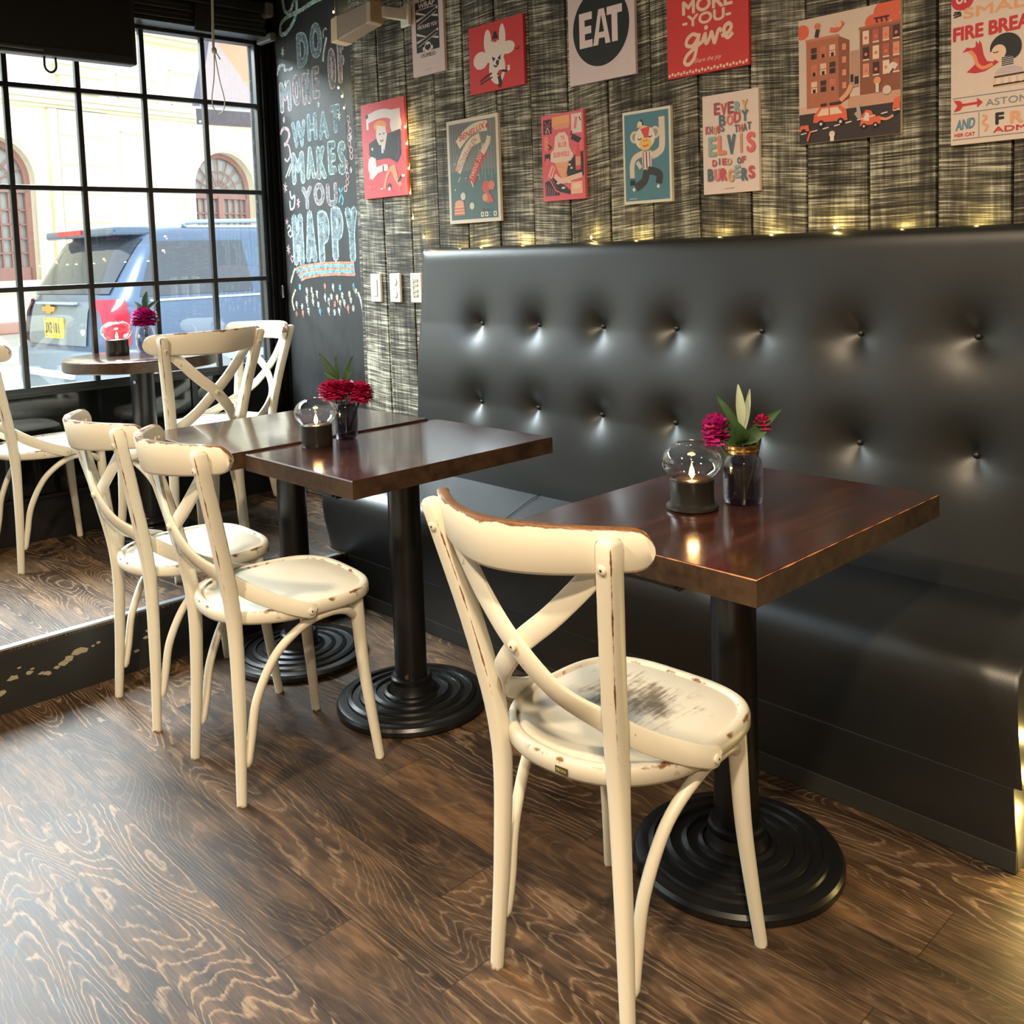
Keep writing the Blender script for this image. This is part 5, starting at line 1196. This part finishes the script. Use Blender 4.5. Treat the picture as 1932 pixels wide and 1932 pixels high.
def patch(name, z0, z1, y0, y1, off, mtl, side=1, nz_=8, ny_=14, lean=(0, 0), parent=None):
    """panel following the right side (y range) of the car skin"""
    m = MB(); vs = []
    for j in range(nz_ + 1):
        z = z0 + (z1 - z0) * j / nz_; w, r0 = cz(z)
        for i in range(ny_ + 1):
            a = y0 + lean[0] * j / nz_; b = y1 + lean[1] * j / nz_; y = a + (b - a) * i / ny_
            x = w; R = .30
            if y < r0 + R: q = max(-1, min(1, (r0 + R - y) / R)); x = w - R + R * math.sqrt(max(0, 1 - q * q))
            vs.append((side * (x + off), y, z))
    fs = [(j * (ny_ + 1) + i, j * (ny_ + 1) + i + 1, (j + 1) * (ny_ + 1) + i + 1, (j + 1) * (ny_ + 1) + i) for j in range(nz_) for i in range(ny_)]
    m.add(vs, fs); return m.build(name, mtl, parent or car, 60)
def rpatch(name, z0, z1, x0, x1, off, mtl, nz_=8, nx_=14, parent=None, taper=0.0):
    m = MB(); vs = []
    for j in range(nz_ + 1):
        z = z0 + (z1 - z0) * j / nz_; w, r0 = cz(z); tp = 1 - taper * j / nz_
        for i in range(nx_ + 1):
            x = (x0 + (x1 - x0) * i / nx_) * tp; R = .30
            y = r0 + .06 * (x / w) ** 2 - .018
            if abs(x) > w - R: q = min(1, (abs(x) - (w - R)) / R); y = max(y, r0 + R - R * math.sqrt(max(0, 1 - q * q)))
            vs.append((x, y - off, z))
    fs = [(j * (nx_ + 1) + i, j * (nx_ + 1) + i + 1, (j + 1) * (nx_ + 1) + i + 1, (j + 1) * (nx_ + 1) + i) for j in range(nz_) for i in range(nx_)]
    m.add(vs, fs); return m.build(name, mtl, parent or car, 60)
for sd in (1, -1):
    patch('quarter_window', 1.235, 1.74, .36, 1.55, .006, CGL, sd, lean=(.24, -.02)); patch('rear_door_window', 1.235, 1.73, 1.85, 2.55, .006, CGL, sd, lean=(.02, -.02)); patch('front_door_window', 1.235, 1.72, 2.68, 3.45, .006, CGL, sd, lean=(0, -.25))
    patch('side_moulding', 1.185, 1.205, .45, 4.9, .008, mat('pale_moulding', (170, 188, 202), .2, .4), sd, 1, 20); patch('sill_moulding', .58, .66, .9, 4.6, .012, mat('pale_moulding', (170, 188, 202), .2, .4), sd, 1, 20)
    patch('tail_light', .80, 1.22, .055, .235, .014, CREDL, sd, 10, 18)
    m = MB(); R = .39
    for yw in (1.05, 4.25):
        m2 = MB(); m2.tube([(sd * .74, yw, R), (sd * .985, yw, R)], R, 32); w = m2.build('wheel', mat('tyre', (30, 30, 31), .8), car, 30)
        m2 = MB(); m2.tube([(sd * .98, yw, R), (sd * 1.0, yw, R)], .26, 24); m2.build('rim', mat('alloy_rim', (150, 152, 156), .3, .8), w, 30)
    m = MB(); m.tube(cr([(sd * .68, 1.0, 1.885), (sd * .69, 1.1, 1.925), (sd * .69, 2.2, 1.94), (sd * .68, 3.2, 1.925), (sd * .67, 3.35, 1.88)], 4), .022, 8); m.build('roof_rail', mat('pale_rail', (160, 182, 200), .3, .5), car)
    m = MB(); m.box(sd * .98 - .0, sd * .98 + sd * .22, 3.55, 3.68, 1.15, 1.34); m.build('wing_mirror', CARP, car, 0, .03)
rpatch('rear_window', 1.27, 1.77, -.82, .82, .008, CGL, taper=.08)
rpatch('hatch_panel', .80, 1.20, -.62, .62, .012, mat('hatch_grey', (112, 122, 130), .2, .3))
m = MB(); m.box(-.74, .74, .26, .62, 1.80, 1.88); sp = m.build('spoiler', CARP, car, 0, .025)
m = MB(); m.box(-.42, .10, .248, .27, 1.825, 1.87); m.build('brake_light', CREDL, sp, 0)
m = MB(); m.rings([[Vector((x * s_, (y - .03) if abs(x) < 1.2 else y, z)) for x, y in ([(-1.0, .62), (-.99, .2), (-.86, .0), (-.5, -.06), (0, -.08), (.5, -.06), (.86, .0), (.99, .2), (1.0, .62)])] + [Vector((x * s_, .6, z)) for x in (.7, 0, -.7)] for z, s_ in ((.36, .94), (.42, .985), (.60, 1.015), (.70, 1.01), (.75, .98))]); bp = m.build('rear_bumper', mat('bumper_grey', (120, 134, 146), .25, .2), car, 40)
m = MB(); m.box(-.55, .55, -.125, -.08, .50, .57); m.build('bumper_step', mat('bumper_pale', (176, 182, 186), .4), bp, 0, .01)
yp = cz(.98)[1] - .05
m = MB(); m.box(-.19, .19, yp - .006, yp + .02, .86, 1.05, 0)
pf = lambda u, v, h: Vector((u, yp - .006 - h, v))
[place_text(m, c_, u_, u_ + w_, .905, 1.01, pf, .002, 1, .05) for c_, u_, w_ in (('J', -.165, .042), ('V', -.115, .05), ('Z', -.06, .044), ('1', .02, .02), ('0', .055, .048), ('1', .125, .02))]; m.tube([pf(-.002, .957, 0), pf(-.002, .957, .003)], .008, 10, 1); m.add([pf(u, v, .002) for u, v in ((-.07, .873), (.02, .873), (.02, .893), (-.07, .893), (.04, .873), (.075, .873), (.075, .893), (.04, .893))], [(0, 1, 2, 3), (4, 5, 6, 7)], 2)
for u in (-.15, .15):
    for v in (.88, 1.035): m.tube([pf(u, v, 0), pf(u, v, .003)], .008, 8, 1)
m.build('number_plate', [mat('plate_yellow', (240, 190, 40), .4), DARKW, mat('plate_ochre', (206, 140, 36), .4)], car, 0)
m = MB(); m.prism([(-.14, 1.115), (-.13, 1.155), (-.055, 1.155), (-.05, 1.175), (.05, 1.175), (.055, 1.155), (.14, 1.155), (.13, 1.105), (.055, 1.105), (.05, 1.085), (-.05, 1.085), (-.055, 1.105)], -.008, .022, lambda u, v, h: Vector((u - .16, cz(1.13)[1] - .03 - h, v))); m.build('emblem', mat('gold_emblem', (216, 164, 78), .3, .6), car, 0, .004)
m = MB(); m.box(-.42, .42, cz(1.07)[1] - .045, cz(1.07)[1], 1.175, 1.2); m.build('plate_trim', mat('pale_moulding', (170, 188, 202), .2, .4), car, 0, .005)
